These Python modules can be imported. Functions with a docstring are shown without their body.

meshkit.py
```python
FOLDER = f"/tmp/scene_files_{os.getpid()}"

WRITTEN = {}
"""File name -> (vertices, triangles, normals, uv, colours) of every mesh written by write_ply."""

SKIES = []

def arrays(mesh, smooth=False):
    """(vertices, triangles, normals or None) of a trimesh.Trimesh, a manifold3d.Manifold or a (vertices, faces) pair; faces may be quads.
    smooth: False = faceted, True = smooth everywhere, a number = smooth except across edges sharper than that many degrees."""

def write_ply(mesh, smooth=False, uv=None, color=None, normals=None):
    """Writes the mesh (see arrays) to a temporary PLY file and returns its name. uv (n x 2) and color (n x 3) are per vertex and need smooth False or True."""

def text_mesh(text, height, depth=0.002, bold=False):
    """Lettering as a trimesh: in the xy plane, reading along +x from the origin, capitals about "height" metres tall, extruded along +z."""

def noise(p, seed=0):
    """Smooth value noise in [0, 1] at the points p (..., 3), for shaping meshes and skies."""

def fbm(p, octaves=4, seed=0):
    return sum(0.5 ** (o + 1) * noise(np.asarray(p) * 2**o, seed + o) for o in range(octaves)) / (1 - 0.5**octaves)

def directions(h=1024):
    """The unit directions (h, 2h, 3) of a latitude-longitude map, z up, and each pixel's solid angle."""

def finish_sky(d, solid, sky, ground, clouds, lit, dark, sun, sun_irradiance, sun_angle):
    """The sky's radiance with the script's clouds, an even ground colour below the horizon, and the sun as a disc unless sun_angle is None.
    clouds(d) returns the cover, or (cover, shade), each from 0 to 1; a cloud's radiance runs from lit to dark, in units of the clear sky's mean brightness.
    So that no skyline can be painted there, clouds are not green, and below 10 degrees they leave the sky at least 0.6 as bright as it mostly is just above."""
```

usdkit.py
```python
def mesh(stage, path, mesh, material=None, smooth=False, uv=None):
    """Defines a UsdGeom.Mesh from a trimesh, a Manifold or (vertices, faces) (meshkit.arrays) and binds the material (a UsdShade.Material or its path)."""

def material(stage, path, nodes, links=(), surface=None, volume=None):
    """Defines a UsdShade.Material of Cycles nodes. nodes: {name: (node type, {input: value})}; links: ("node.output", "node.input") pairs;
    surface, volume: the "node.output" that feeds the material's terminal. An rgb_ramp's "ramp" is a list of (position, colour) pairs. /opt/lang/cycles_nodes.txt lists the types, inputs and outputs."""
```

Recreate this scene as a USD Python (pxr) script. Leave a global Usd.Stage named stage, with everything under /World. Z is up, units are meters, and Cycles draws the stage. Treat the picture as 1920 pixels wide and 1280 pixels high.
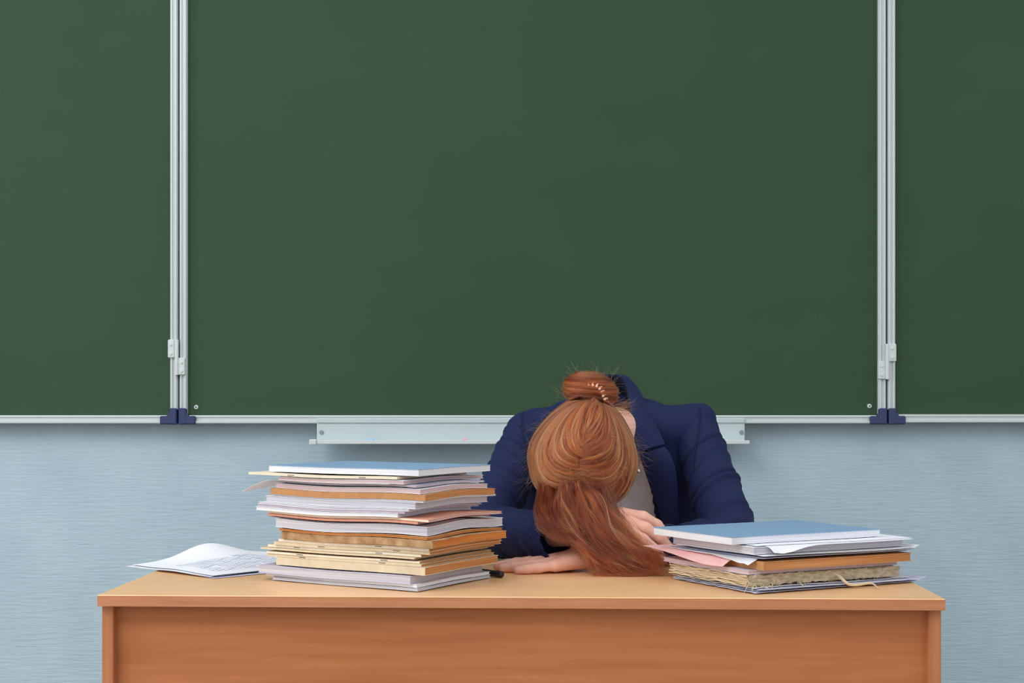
import math, random
import numpy as np, trimesh, usdkit, meshkit
from pxr import Usd, UsdGeom, UsdLux, UsdShade, Gf, Sdf, Vt

stage = Usd.Stage.CreateInMemory()
UsdGeom.SetStageUpAxis(stage, 'Z'); UsdGeom.SetStageMetersPerUnit(stage, 1.0)
UsdGeom.Xform.Define(stage, '/World'); UsdGeom.Scope.Define(stage, '/World/Looks')

# ---------------------------------------------------------------- camera, light, exposure
F, HZ, EYE = 2724.0, 755.0, 1.024            # focal length in pixels of a 1920 wide picture, horizon row, eye height
cam = UsdGeom.Camera.Define(stage, '/World/camera')
cam.AddTranslateOp().Set(Gf.Vec3d(0, 0, EYE)); cam.AddRotateXOp().Set(90.0)
cam.CreateHorizontalApertureAttr(36.0); cam.CreateFocalLengthAttr(36.0 * F / 1920)
cam.CreateVerticalApertureOffsetAttr(36.0 * (HZ - 640) / 1920)
cam.CreateExposureAttr(-0.06)

def rect_light(name, loc, rot, w, h, inten, col):
    l = UsdLux.RectLight.Define(stage, '/World/' + name)
    l.AddTranslateOp().Set(Gf.Vec3d(*loc)); l.AddRotateXYZOp().Set(Gf.Vec3f(*rot))
    l.CreateWidthAttr(w); l.CreateHeightAttr(h); l.CreateIntensityAttr(inten); l.CreateColorAttr(Gf.Vec3f(*col))
# ceiling lamps of the classroom and the window side on the left
rect_light('ceiling_light_a', (-1.9, -0.1, 3.15), (0, 0, 0), 2.0, 3.0, 4.9, (1.0, 0.98, 0.95))
rect_light('ceiling_light_b', (1.9, -0.1, 3.15), (0, 0, 0), 2.0, 3.0, 0.7, (1.0, 0.98, 0.95))
rect_light('window_light', (-4.8, 0.0, 1.9), (0, -90, -16), 1.8, 3.8, 3.4, (0.84, 0.93, 1.0))
dome = UsdLux.DomeLight.Define(stage, '/World/ambient'); dome.CreateIntensityAttr(0.31); dome.CreateColorAttr(Gf.Vec3f(0.92, 0.96, 1.0))

# ---------------------------------------------------------------- helpers
def P(px, py, Y):
    "the point at depth Y metres from the eye that the photograph shows at (px, py)"
    return np.array([(px - 960) / F * Y, Y, EYE - (py - HZ) / F * Y])

def s(*c):
    c = np.array(c, float) / 255
    return tuple(np.where(c <= 0.04045, c / 12.92, ((c + 0.055) / 1.055) ** 2.4))

used = {}
def path(name, parent=None):
    base = str(parent.GetPath()) if parent is not None else '/World'
    k = base + '/' + name; n = used.get(k, 0); used[k] = n + 1
    return k if n == 0 else f'{k}_{n:03d}'

def tag(o, label=None, cat=None, group=None, kind=None):
    p = o.GetPrim() if hasattr(o, 'GetPrim') else o
    for k, v in (('label', label), ('category', cat), ('group', group), ('kind', kind)):
        if v: p.SetCustomDataByKey(k, v)
    return p

def thing(name, label, cat, loc=(0, 0, 0), rotz=0, group=None):
    x = UsdGeom.Xform.Define(stage, path(name)); x.AddTranslateOp().Set(Gf.Vec3d(*map(float, loc)))
    if rotz: x.AddRotateZOp().Set(float(rotz))
    return tag(x, label, cat, group)

def obj(name, mesh, mat, parent=None, smooth=30, uv=None):
    return usdkit.mesh(stage, path(name, parent), mesh, mat, smooth=smooth, uv=uv).GetPrim()

def box(x0, x1, y0, y1, z0, z1, bevel=0.0):
    if bevel <= 0:
        m = trimesh.creation.box([x1 - x0, y1 - y0, z1 - z0]); m.apply_translation([(x0 + x1) / 2, (y0 + y1) / 2, (z0 + z1) / 2]); return m
    b = bevel; pts = []
    for sx, x in ((1, x0), (-1, x1)):
        for sy, y in ((1, y0), (-1, y1)):
            for sz, z in ((1, z0), (-1, z1)):
                pts += [(x, y + sy * b, z + sz * b), (x + sx * b, y, z + sz * b), (x + sx * b, y + sy * b, z)]
    return trimesh.convex.convex_hull(np.array(pts))

def cat(*ms): return trimesh.util.concatenate([m for m in ms if m is not None])

def cyl(p0, p1, r, sec=20, r1=None):
    p0, p1 = np.array(p0, float), np.array(p1, float)
    v, f = tube(np.array([p0, p1]), [r, r if r1 is None else r1], sec)
    return trimesh.Trimesh(v, f, process=False)

def tube(p, rad, sec=10, closed_ends=True):
    p = np.asarray(p, float); n = len(p); rad = np.broadcast_to(rad, (n,))
    t = np.gradient(p, axis=0); t /= np.linalg.norm(t, axis=1, keepdims=True) + 1e-12
    ref = np.array([0, 0, 1.0]) if abs(t[0][2]) < 0.9 else np.array([1.0, 0, 0])
    A = []; a = np.cross(t[0], ref)
    for i in range(n):
        a = a - t[i] * a.dot(t[i]); a /= np.linalg.norm(a); A.append(a)
    A = np.array(A); B = np.cross(t, A); g = np.arange(sec) * 2 * np.pi / sec
    v = (p[:, None] + rad[:, None, None] * (np.cos(g)[None, :, None] * A[:, None] + np.sin(g)[None, :, None] * B[:, None])).reshape(-1, 3)
    f = []
    for i in range(n - 1):
        for j in range(sec):
            a0, a1, b0, b1 = i * sec + j, i * sec + (j + 1) % sec, (i + 1) * sec + j, (i + 1) * sec + (j + 1) % sec
            f += [(a0, a1, b1), (a0, b1, b0)]
    if closed_ends:
        v = np.vstack([v, p[0], p[-1]])
        for j in range(sec):
            f += [(n * sec, (j + 1) % sec, j), (n * sec + 1, (n - 1) * sec + j, (n - 1) * sec + (j + 1) % sec)]
    return v, np.array(f)

def tubem(*a, **k):
    v, f = tube(*a, **k); return trimesh.Trimesh(v, f, process=False)

def smoothpath(pts, n):
    from scipy.interpolate import CubicSpline
    pts = np.asarray(pts, float); d = np.r_[0, np.cumsum(np.linalg.norm(np.diff(pts, axis=0), axis=1) + 1e-9)]
    return CubicSpline(d / d[-1], pts)(np.linspace(0, 1, n))

# ---------------------------------------------------------------- materials
def mat(name, col, rough=0.6, col2=None, scale=(20, 20, 20), noise=6.0, detail=4, bump=0.0, bscale=None, spec=0.4, metal=0.0, sheen=0.0, sheen_tint=(1, 1, 1), sss=0.0, lo=0.35, hi=0.65, bdist=0.001):
    n = {'g': ('geometry', {}), 'p': ('principled_bsdf', {'base_color': col, 'roughness': rough, 'specular_ior_level': spec, 'metallic': metal, 'sheen_weight': sheen, 'sheen_tint': sheen_tint, 'sheen_roughness': 0.4})}
    l = []
    if sss: n['p'][1].update(subsurface_weight=sss, subsurface_scale=0.006, subsurface_radius=(1.0, 0.35, 0.2))
    if col2 is not None:
        n['m'] = ('mapping', {'scale': scale}); n['n'] = ('noise_texture', {'scale': noise, 'detail': float(detail), 'roughness': 0.6})
        n['r'] = ('rgb_ramp', {'ramp': [(lo, col), (hi, col2)]})
        l += [('g.position', 'm.vector'), ('m.vector', 'n.vector'), ('n.fac', 'r.fac'), ('r.color', 'p.base_color')]
    if bump:
        n['m2'] = ('mapping', {'scale': bscale or scale}); n['n2'] = ('noise_texture', {'scale': 1.0, 'detail': 4.0, 'roughness': 0.6})
        n['b'] = ('bump', {'strength': bump, 'distance': bdist})
        l += [('g.position', 'm2.vector'), ('m2.vector', 'n2.vector'), ('n2.fac', 'b.height'), ('b.normal', 'p.normal')]
    return usdkit.material(stage, '/World/Looks/' + name, n, l, surface='p.BSDF')

M = {}
M['wall'] = mat('wallpaper', s(178, 200, 212), 0.75, s(186, 208, 219), (3, 3, 3), 2.0, 3, bump=0.55, bscale=(14, 14, 150), spec=0.2, bdist=0.004)
M['floor'] = mat('linoleum', s(140, 125, 105), 0.5, s(120, 105, 88), (2, 2, 2), 6)
M['board'] = mat('chalkboard_green', s(52, 77, 54), 0.66, s(56, 82, 58), (1.0, 1.0, 1.6), 1.6, 3, spec=0.25, lo=0.3, hi=0.75)
M['alu'] = mat('aluminium', s(205, 214, 214), 0.42, spec=0.5, metal=0.25)
M['white_metal'] = mat('white_metal', s(214, 222, 222), 0.45, spec=0.5)
M['plate'] = mat('tray_plate', s(196, 209, 211), 0.5, spec=0.4)
M['blue_plastic'] = mat('blue_plastic', s(44, 56, 100), 0.4, spec=0.5)
M['screw'] = mat('screw_steel', s(150, 158, 165), 0.35, metal=0.8)
M['dark'] = mat('dark_gap', s(70, 80, 88), 0.7)
M['blue_chalk'] = mat('blue_chalk', s(165, 210, 232), 0.9)
M['pink_chalk'] = mat('pink_chalk', s(240, 165, 180), 0.9)
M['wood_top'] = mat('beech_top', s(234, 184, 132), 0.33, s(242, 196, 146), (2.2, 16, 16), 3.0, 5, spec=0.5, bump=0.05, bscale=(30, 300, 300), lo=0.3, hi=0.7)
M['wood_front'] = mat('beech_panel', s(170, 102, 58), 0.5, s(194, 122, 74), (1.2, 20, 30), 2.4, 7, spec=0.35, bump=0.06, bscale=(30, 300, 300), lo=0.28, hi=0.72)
M['wood_edge'] = mat('beech_edge', s(186, 122, 84), 0.5, s(198, 135, 96), (3, 40, 60), 2.5, 5, spec=0.35)
M['wood_side'] = mat('beech_upright', s(176, 110, 70), 0.5, s(190, 124, 82), (30, 30, 2), 2.5, 5, spec=0.35)
EDGE = (6, 6, 900)
def paper(name, c, c2, rough=0.8, bump=0.25): return mat(name, s(*c), rough, s(*c2), EDGE, 1.0, 3, bump=bump, bscale=EDGE, spec=0.2, bdist=0.0004)
M['pages_white'] = paper('pages_white', (210, 208, 214), (182, 178, 188))
M['pages_bright'] = paper('pages_bright', (234, 234, 238), (214, 215, 224))
M['pages_pink'] = paper('pages_pink', (216, 192, 190), (194, 166, 168))
M['pages_tan'] = paper('pages_tan', (205, 148, 96), (178, 116, 66))
M['pages_orange'] = paper('pages_orange', (212, 138, 72), (186, 108, 50))
M['pages_cream'] = paper('pages_cream', (226, 206, 176), (203, 176, 140))
def card(name, c, c2=None, rough=0.6, bump=0.1): return mat(name, s(*c), rough, s(*(c2 or [max(0, x - 12) for x in c])), (25, 25, 25), 2.0, 5, bump=bump, bscale=(120, 120, 120), spec=0.3, bdist=0.0006)
M['cover_blue'] = card('cover_blue', (140, 174, 206), (134, 168, 201), 0.42, 0.03)
M['cover_white'] = card('cover_white', (234, 235, 238))
M['cover_lilac'] = card('cover_lilac', (206, 202, 222))
M['cover_cream'] = card('cover_cream', (222, 204, 172))
M['cover_pale'] = card('cover_pale', (240, 228, 205))
M['cover_salmon'] = card('cover_salmon', (226, 164, 140))
M['cover_tan'] = card('cover_tan', (196, 142, 94))
M['cover_brown'] = card('cover_brown', (196, 160, 118), (150, 112, 74), 0.75, 0.5)
M['cover_grey'] = card('cover_grey', (196, 200, 206))
M['cover_maroon'] = card('cover_maroon', (150, 70, 84))
M['cloth_frayed'] = mat('frayed_cloth', s(206, 192, 166), 0.95, s(168, 150, 122), (60, 60, 160), 1.6, 6, bump=0.9, bscale=(140, 140, 300), spec=0.1, bdist=0.003, lo=0.38, hi=0.68)
M['thread'] = mat('thread', s(214, 196, 160), 0.9)
M['sheet_white'] = card('sheet_white', (240, 241, 246), (232, 233, 240), 0.7, 0.05)
M['sheet_cool'] = card('sheet_cool', (214, 216, 236), (200, 202, 226), 0.7, 0.05)
M['sheet_pink'] = card('sheet_pink', (238, 176, 176), (240, 196, 192), 0.7, 0.05)
M['sheet_tan'] = card('sheet_tan', (196, 146, 98), (176, 124, 78), 0.8, 0.2)
M['wire'] = mat('staple_wire', s(96, 92, 96), 0.35, metal=0.7)
M['black_plastic'] = mat('black_plastic', s(20, 20, 26), 0.3, spec=0.5)
M['ink'] = mat('ink', s(110, 116, 160), 0.7)
M['shaded_lining_seam'] = mat('shaded_lining_and_seam', s(18, 22, 44), 0.8)  # collar's inner navy darkened to paint its deep shade; also colours the seams
M['jacket'] = mat('navy_wool', s(21, 30, 68), 0.75, s(26, 36, 77), (300, 300, 300), 3.0, 3, bump=0.12, bscale=(900, 900, 900), spec=0.25, sheen=0.06, sheen_tint=s(120, 140, 200), bdist=0.0006)
M['shirt'] = mat('white_shirt', s(242, 241, 254), 0.75, spec=0.2, bump=0.1, bscale=(300, 300, 300))
M['skin'] = mat('skin', s(230, 170, 150), 0.5, s(238, 184, 164), (40, 40, 40), 1.5, 4, bump=0.08, bscale=(250, 250, 250), spec=0.35, sss=0.12, bdist=0.0008)
M['trouser'] = mat('dark_cloth', s(36, 38, 52), 0.85)
M['shoe'] = mat('shoe_leather', s(24, 22, 24), 0.4)
M['chair_frame'] = mat('chair_frame', s(90, 92, 96), 0.4, metal=0.6)
M['silver'] = mat('silver', s(215, 205, 195), 0.2, metal=1.0)
M['bead'] = mat('bead', s(238, 196, 168), 0.3, spec=0.6)
M['hair_base'] = mat('hair_base', s(84, 38, 18), 0.7, s(54, 24, 12), (60, 60, 60), 2.0, 4)

def hair_mat(name, c_lo, c_hi):
    return usdkit.material(stage, '/World/Looks/' + name, {
        'h': ('hair_info', {}), 'w': ('white_noise_texture', {'dimensions': '1D'}),
        'r': ('rgb_ramp', {'ramp': [(0, c_lo), (1, c_hi)]}),
        'd': ('principled_hair_bsdf', {'model': 'Chiang', 'parametrization': 'Direct coloring', 'roughness': 0.32, 'radial_roughness': 0.45, 'ior': 1.5}),
    }, [('h.index', 'w.w'), ('w.value', 'r.fac'), ('r.color', 'd.color')], surface='d.BSDF')
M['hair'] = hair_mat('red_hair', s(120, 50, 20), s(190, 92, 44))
M['hair_mid'] = hair_mat('red_hair_mid', s(92, 37, 16), s(150, 68, 32))
M['hair_dark'] = hair_mat('red_hair_under', s(46, 18, 9), s(104, 44, 21))  # dark strand tone, also the shade painted into fringe and cheek hair
M['hair_light'] = hair_mat('red_hair_light', s(176, 92, 48), s(218, 134, 82))

# ---------------------------------------------------------------- setting
WALL = 3.50
tag(obj('wall_back', box(-5, 5, WALL, WALL + 0.12, 0, 3.2), M['wall']), 'pale blue ribbed wallpaper wall behind the board', kind='structure')
tag(obj('floor', box(-5, 5, -3.0, WALL, -0.1, 0), M['floor']), 'plain linoleum classroom floor', kind='structure')
tag(obj('baseboard_back', box(-5, 5, WALL - 0.015, WALL, 0, 0.08, 0.003), M['wood_side']), 'low wooden skirting along the wall', kind='structure')

# ---------------------------------------------------------------- chalkboard
BY = 3.46                                     # depth of the board's face
bx = lambda px: (px - 960) / F * BY
bz = lambda py: EYE - (py - HZ) / F * BY
board = thing('chalkboard', 'wide green folding chalkboard with two wings in pale metal frames on the wall', 'chalkboard', (0, BY, bz(778)))
BO = np.array([0, BY, bz(778)])
def loc(m, o): m = m.copy(); m.apply_translation(-np.asarray(o)); return m
ZT = 2.26
def railv(x0, x1, z0, z1):
    w = x1 - x0
    return cat(box(x0, x1, BY - 0.012, BY + 0.02, z0, z1, 0.0015), box(x0 + 0.10 * w, x0 + 0.36 * w, BY - 0.0155, BY - 0.011, z0, z1, 0.001), box(x0 + 0.62 * w, x0 + 0.9 * w, BY - 0.0155, BY - 0.011, z0, z1, 0.001))
def railh(x0, x1, z0, z1):
    h = z1 - z0
    return cat(box(x0, x1, BY - 0.012, BY + 0.02, z0, z1, 0.0015), box(x0, x1, BY - 0.018, BY - 0.011, z0, z0 + 0.32 * h, 0.0015), box(x0, x1, BY - 0.0145, BY - 0.011, z1 - 0.3 * h, z1 - 0.06 * h, 0.001))
zb0, zb1 = bz(793.5), bz(778)
frames = [(bx(-640), bx(335.5), 'left'), (bx(338.5), bx(1659), 'mid'), (bx(1662), bx(2640), 'right')]
RW = bx(335.5) - bx(321)
for x0, x1, k in frames:
    dz = 0.002 if k == 'right' else 0
    pn = obj('board_panel', loc(box(x0 + 0.006, x1 - 0.006, BY, BY + 0.012, zb0 + 0.006, ZT), BO), M['board'], board)
    rw0 = RW; rw1 = RW
    for (a, b) in ((x0, x0 + rw0), (x1 - rw1, x1)): obj('frame_rail', loc(railv(a, b, zb0, ZT + 0.02), BO), M['alu'], pn)
    obj('frame_rail', loc(railh(x0, x1, zb0 + dz, zb1 + dz), BO), M['alu'], pn)
    obj('frame_rail', loc(railh(x0, x1, ZT, ZT + 0.02), BO), M['alu'], pn)
# blue corner caps
def corner_cap(cx, side):
    z0 = bz(795.5); w = 0.019; L = bx(335) - bx(303); H = bz(765) - z0
    x_in, x_out = cx, cx - side * L
    a = box(min(cx, cx - side * w), max(cx, cx - side * w), BY - 0.024, BY + 0.005, z0, z0 + H, 0.003)
    b = box(min(x_in, x_out) + (0.0004 if side < 0 else 0), max(x_in, x_out) - (0.0004 if side > 0 else 0), BY - 0.0232, BY + 0.0045, z0 + 0.0004, z0 + 0.0205, 0.003)
    c = cyl((cx - side * w, BY - 0.0225, z0 + 0.0205), (cx - side * w, BY + 0.004, z0 + 0.0205), 0.005, 14)
    return cat(a, b, c)
for cx, side in ((bx(335.5), 1), (bx(338), -1), (bx(1659.5), 1), (bx(1662), -1)):
    obj('corner_cap', loc(corner_cap(cx, side), BO), M['blue_plastic'], board)
# hinges: a leaf on either rail and the knuckle between
def hinge(xl, xr, yl, yr, xm):
    h = obj('hinge', loc(cat(box(bx(xl[0]), bx(xl[1]), BY - 0.022, BY - 0.012, bz(yl[1]), bz(yl[0]), 0.002),
                             box(bx(xr[0]), bx(xr[1]), BY - 0.022, BY - 0.012, bz(yr[1]), bz(yr[0]), 0.002),
                             cyl((bx(xm), BY - 0.020, bz(max(yl[1], yr[1]))), (bx(xm), BY - 0.020, bz(min(yl[0], yr[0]))), 0.0048, 16)), BO), M['white_metal'], board)
    for (xa, xb), (ya, yb) in ((xl, yl), (xr, yr)):
        for q in (0.28, 0.78):
            sx = bx(xa + (xb - xa) * 0.5); sz = bz(ya + (yb - ya) * q)
            obj('rivet', loc(cyl((sx, BY - 0.0245, sz), (sx, BY - 0.021, sz), 0.0028, 12, 0.0036), BO), M['white_metal'], h)
hinge((318.5, 331), (338, 350.5), (637, 671), (671, 703), 335)
hinge((1661, 1676.5), (1642.5, 1656), (645, 678), (677, 711), 1659.5)
# screws in the panel corners and a loose speck on the rail
for sx, sy in ((368, 763), (1630, 761)):
    sc_ = obj('screw', loc(cyl((bx(sx), BY - 0.004, bz(sy)), (bx(sx), BY + 0.001, bz(sy)), 0.0045, 18, 0.0058), BO), M['white_metal'], board)
    obj('screw_recess', loc(cyl((bx(sx), BY - 0.0045, bz(sy)), (bx(sx), BY - 0.003, bz(sy)), 0.002, 10), BO), M['dark'], sc_)
# chalk tray
TO = np.array([bx(990), BY, bz(832)])
tray = obj('chalk_tray', loc(cat(box(bx(596), bx(1394), BY - 0.020, BY - 0.012, bz(826), bz(783), 0.0015), box(bx(596), bx(1394), BY - 0.024, BY - 0.018, bz(793), bz(783.5), 0.002)), BO), M['plate'], board)
obj('tray_ledge', loc(cat(box(bx(588), bx(1398), BY - 0.057, BY - 0.012, bz(830.5), bz(828)), box(bx(600), bx(1398), BY - 0.060, BY - 0.055, bz(831), bz(824), 0.001)), BO), M['white_metal'], tray)
obj('end_cap', loc(box(bx(586.5), bx(600), BY - 0.064, BY - 0.050, bz(832.5), bz(822), 0.002), BO), M['white_metal'], tray)
for sx in (605, 1388):
    q = obj('screw', loc(cyl((bx(sx), BY - 0.023, bz(810)), (bx(sx), BY - 0.019, bz(810)), 0.0042, 16, 0.0055), BO), M['screw'], tray)
def chalk(name, px, w, r, m, label):
    z = bz(828) + r; y = BY - 0.038
    o = thing(name, label, 'chalk', (bx(px) * (y / BY), y, z - r))
    obj('chalk_stick', tubem(np.array([[-w / 2, 0, r], [-w / 2 + 0.001, 0.0, r], [w / 2 - 0.001, 0.0, r], [w / 2, 0, r]]), [r * .85, r, r, r * .85], 14), m, o)
chalk('chalk_stick', 691, 0.024, 0.0046, M['blue_chalk'], 'short light blue chalk stick lying on the tray under the board')
chalk('chalk_stub', 873, 0.009, 0.0046, M['pink_chalk'], 'tiny pink chalk stub lying on the tray under the board')

# ---------------------------------------------------------------- desk
DESK_Z, DROT = 0.75, 3.0
DW = 1.2
D0 = np.array([P(182, 1115, 2.06)[0], 0, 0])
cR, sR = math.cos(math.radians(DROT)), math.sin(math.radians(DROT))
# front edge middle
yl = 746.4 / (1115 - HZ) * 1.0
FL = P(182, 1115, 746.4 / 360); FR = P(1773, 1122.5, 746.4 / 367.5)
DW = float(np.linalg.norm((FR - FL)[:2])); DROT = math.degrees(math.atan2(FR[1] - FL[1], FR[0] - FL[0]))
DM = (FL + FR) / 2
desk = thing('desk', 'light brown beech teacher desk with a plain recessed front panel', 'desk', (DM[0], DM[1], 0), DROT)
h = DW / 2; tt = 0.0165
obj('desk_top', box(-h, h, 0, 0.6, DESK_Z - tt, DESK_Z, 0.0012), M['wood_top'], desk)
obj('edge_band', box(-h + 0.0005, h - 0.0005, -0.0008, 0.0005, DESK_Z - tt + 0.0006, DESK_Z - 0.0012), M['wood_edge'], desk)
for a, b in ((-h + 0.003, -h + 0.0195), (h - 0.0195, h - 0.003)):
    obj('side_panel', box(a, b, 0.012, 0.585, 0.0, DESK_Z - tt, 0.001), M['wood_side'], desk)
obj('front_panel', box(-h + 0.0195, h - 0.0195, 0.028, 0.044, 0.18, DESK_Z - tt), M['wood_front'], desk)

# ---------------------------------------------------------------- stacks of books
rng = np.random.default_rng(7)

def grid_slab(pt, b0, b1, L0, L1, W0, W1, nu=16, nv=12):
    "closed slab over a u,v rectangle; pt(u, v) -> xy, b0/b1(u, v) -> z of underside and top"
    u, v = np.meshgrid(np.linspace(L0, L1, nu), np.linspace(W0, W1, nv), indexing='ij')
    xy = pt(u, v)
    lo, hi = np.dstack([xy, b0(u, v)]).reshape(-1, 3), np.dstack([xy, b1(u, v)]).reshape(-1, 3)
    i, j = np.meshgrid(np.arange(nu - 1), np.arange(nv - 1), indexing='ij'); q = (i * nv + j).ravel()
    quad = np.stack([q, q + nv, q + nv + 1, q + 1], 1); n = nu * nv
    f = [quad + n, quad[:, ::-1]]
    ring = np.r_[np.arange(nu) * nv, (nu - 1) * nv + np.arange(1, nv), (nu - 2 - np.arange(nu - 1)) * nv + nv - 1, nv - 2 - np.arange(nv - 1)]
    ring = ring[:-1] if ring[-1] == ring[0] else ring
    r2 = np.roll(ring, -1)
    f.append(np.stack([ring, ring + n, r2 + n, r2], 1))
    f = np.vstack(f)
    m = trimesh.Trimesh(np.vstack([lo, hi]), np.vstack([f[:, [0, 1, 2]], f[:, [0, 2, 3]]]), process=False)
    if m.volume < 0: m.invert()
    return m

class Stack:
    def __init__(self, corner, e1, e2, wave, tilt=(0, 0)):
        self.c, self.e1, self.e2, self.wave, self.tilt = np.array(corner, float), np.array(e1), np.array(e2), wave, tilt
        self.base, self.A, self.gain = DESK_Z + 0.0006, 0.0, 1.0
    def level(self, A, gap=0.0003):
        A = A * self.gain
        "z offset function of a surface whose wave amplitude is A, resting on what is there"
        if A < self.A: self.base += self.A - A
        self.A = A; self.base += gap
    def put(self, u0, v0, rot, t, A, gap=0.0003):
        """u0: the item's front corner along the left face, v0: along the right face. Returns (pt, zlo) and lifts the stack."""
        self.level(A, gap)
        r = math.radians(rot); c_, s_ = math.cos(r), math.sin(r)
        def uv(u, v): return u0 + c_ * u - s_ * v, v0 + s_ * u + c_ * v
        def pt(u, v):
            a, b = uv(u, v); return self.c[:2] + a[..., None] * self.e1 + b[..., None] * self.e2
        base, wv, A = self.base, self.wave, self.A
        def zlo(u, v):
            a, b = uv(u, v); return base + A * wv(a, b)
        self.base += t
        return pt, zlo

def book(st, name, label, catg, u0, v0, L, W, t, A, cover, pages, rot=0.0, gap=0.0003, spine=None, ct=0.0007, staples=(), spine_t=0.0016, group=None, both=True, wedge=0.0, pages2=None):
    pt, z0 = st.put(u0, v0, rot, t, A, gap)
    o3 = np.array([*pt(np.array(0.0), np.array(0.0)), float(z0(np.array(0.0), np.array(0.0)))])
    th = thing(name, label, catg, o3, group=group)
    K = lambda m: loc(m, o3)
    wd = lambda u, v: wedge * np.clip(u / L, 0, 1) ** 2
    zz = lambda k: (lambda u, v: z0(u, v) + k)
    obj('cover', K(grid_slab(pt, zz(t - ct), zz(t), 0, L, 0, W)), cover, th, smooth=35)
    if both: obj('cover', K(grid_slab(pt, zz(0), zz(ct), 0, L, 0, W)), cover, th, smooth=35)
    i0 = spine_t if spine is not None else 0.0009
    b0 = ct if both else 0
    obj('page_block', K(grid_slab(pt, zz(b0), zz(t - ct), 0.0008, L - 0.0012, i0, W - 0.0012, 18, 14)), pages, th, smooth=35)
    if spine is not None:
        sp = obj('spine', K(grid_slab(pt, zz(b0), zz(t - ct), 0, L, 0.0, spine_t, 18, 2)), spine, th, smooth=35)
        for q in staples:
            u = L * q; w = 0.012
            P0 = np.array([*pt(np.array(u), np.array(-0.0004)), z0(np.array(u), np.array(0.0)) + t * 0.5]) - o3
            P1 = np.array([*pt(np.array(u + w), np.array(-0.0004)), z0(np.array(u + w), np.array(0.0)) + t * 0.5]) - o3
            obj('staple', tubem(np.array([P0, P1]), 0.00045, 5), M['wire'], sp)
    return th

def sheet_mesh(G, th=0.00035):
    "thin closed sheet through a grid of points (nu, nv, 3)"
    G = np.asarray(G, float); nu, nv = G.shape[:2]
    du, dv = np.gradient(G, axis=0), np.gradient(G, axis=1)
    n = np.cross(du, dv); n /= np.linalg.norm(n, axis=2, keepdims=True) + 1e-12
    if n[..., 2].mean() < 0: n = -n
    lo, hi = G.reshape(-1, 3), (G + n * th).reshape(-1, 3)
    i, j = np.meshgrid(np.arange(nu - 1), np.arange(nv - 1), indexing='ij'); q = (i * nv + j).ravel(); N = nu * nv
    quad = np.stack([q, q + nv, q + nv + 1, q + 1], 1)
    ring = np.r_[np.arange(nu) * nv, (nu - 1) * nv + np.arange(1, nv), (nu - 2 - np.arange(nu - 1)) * nv + nv - 1, nv - 2 - np.arange(nv - 2)]
    r2 = np.roll(ring, -1)
    f = np.vstack([quad + N, quad[:, ::-1], np.stack([ring, ring + N, r2 + N, r2], 1)])
    m = trimesh.Trimesh(np.vstack([lo, hi]), np.vstack([f[:, [0, 1, 2]], f[:, [0, 2, 3]]]), process=False)
    if m.volume < 0: m.invert()
    return m

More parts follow.
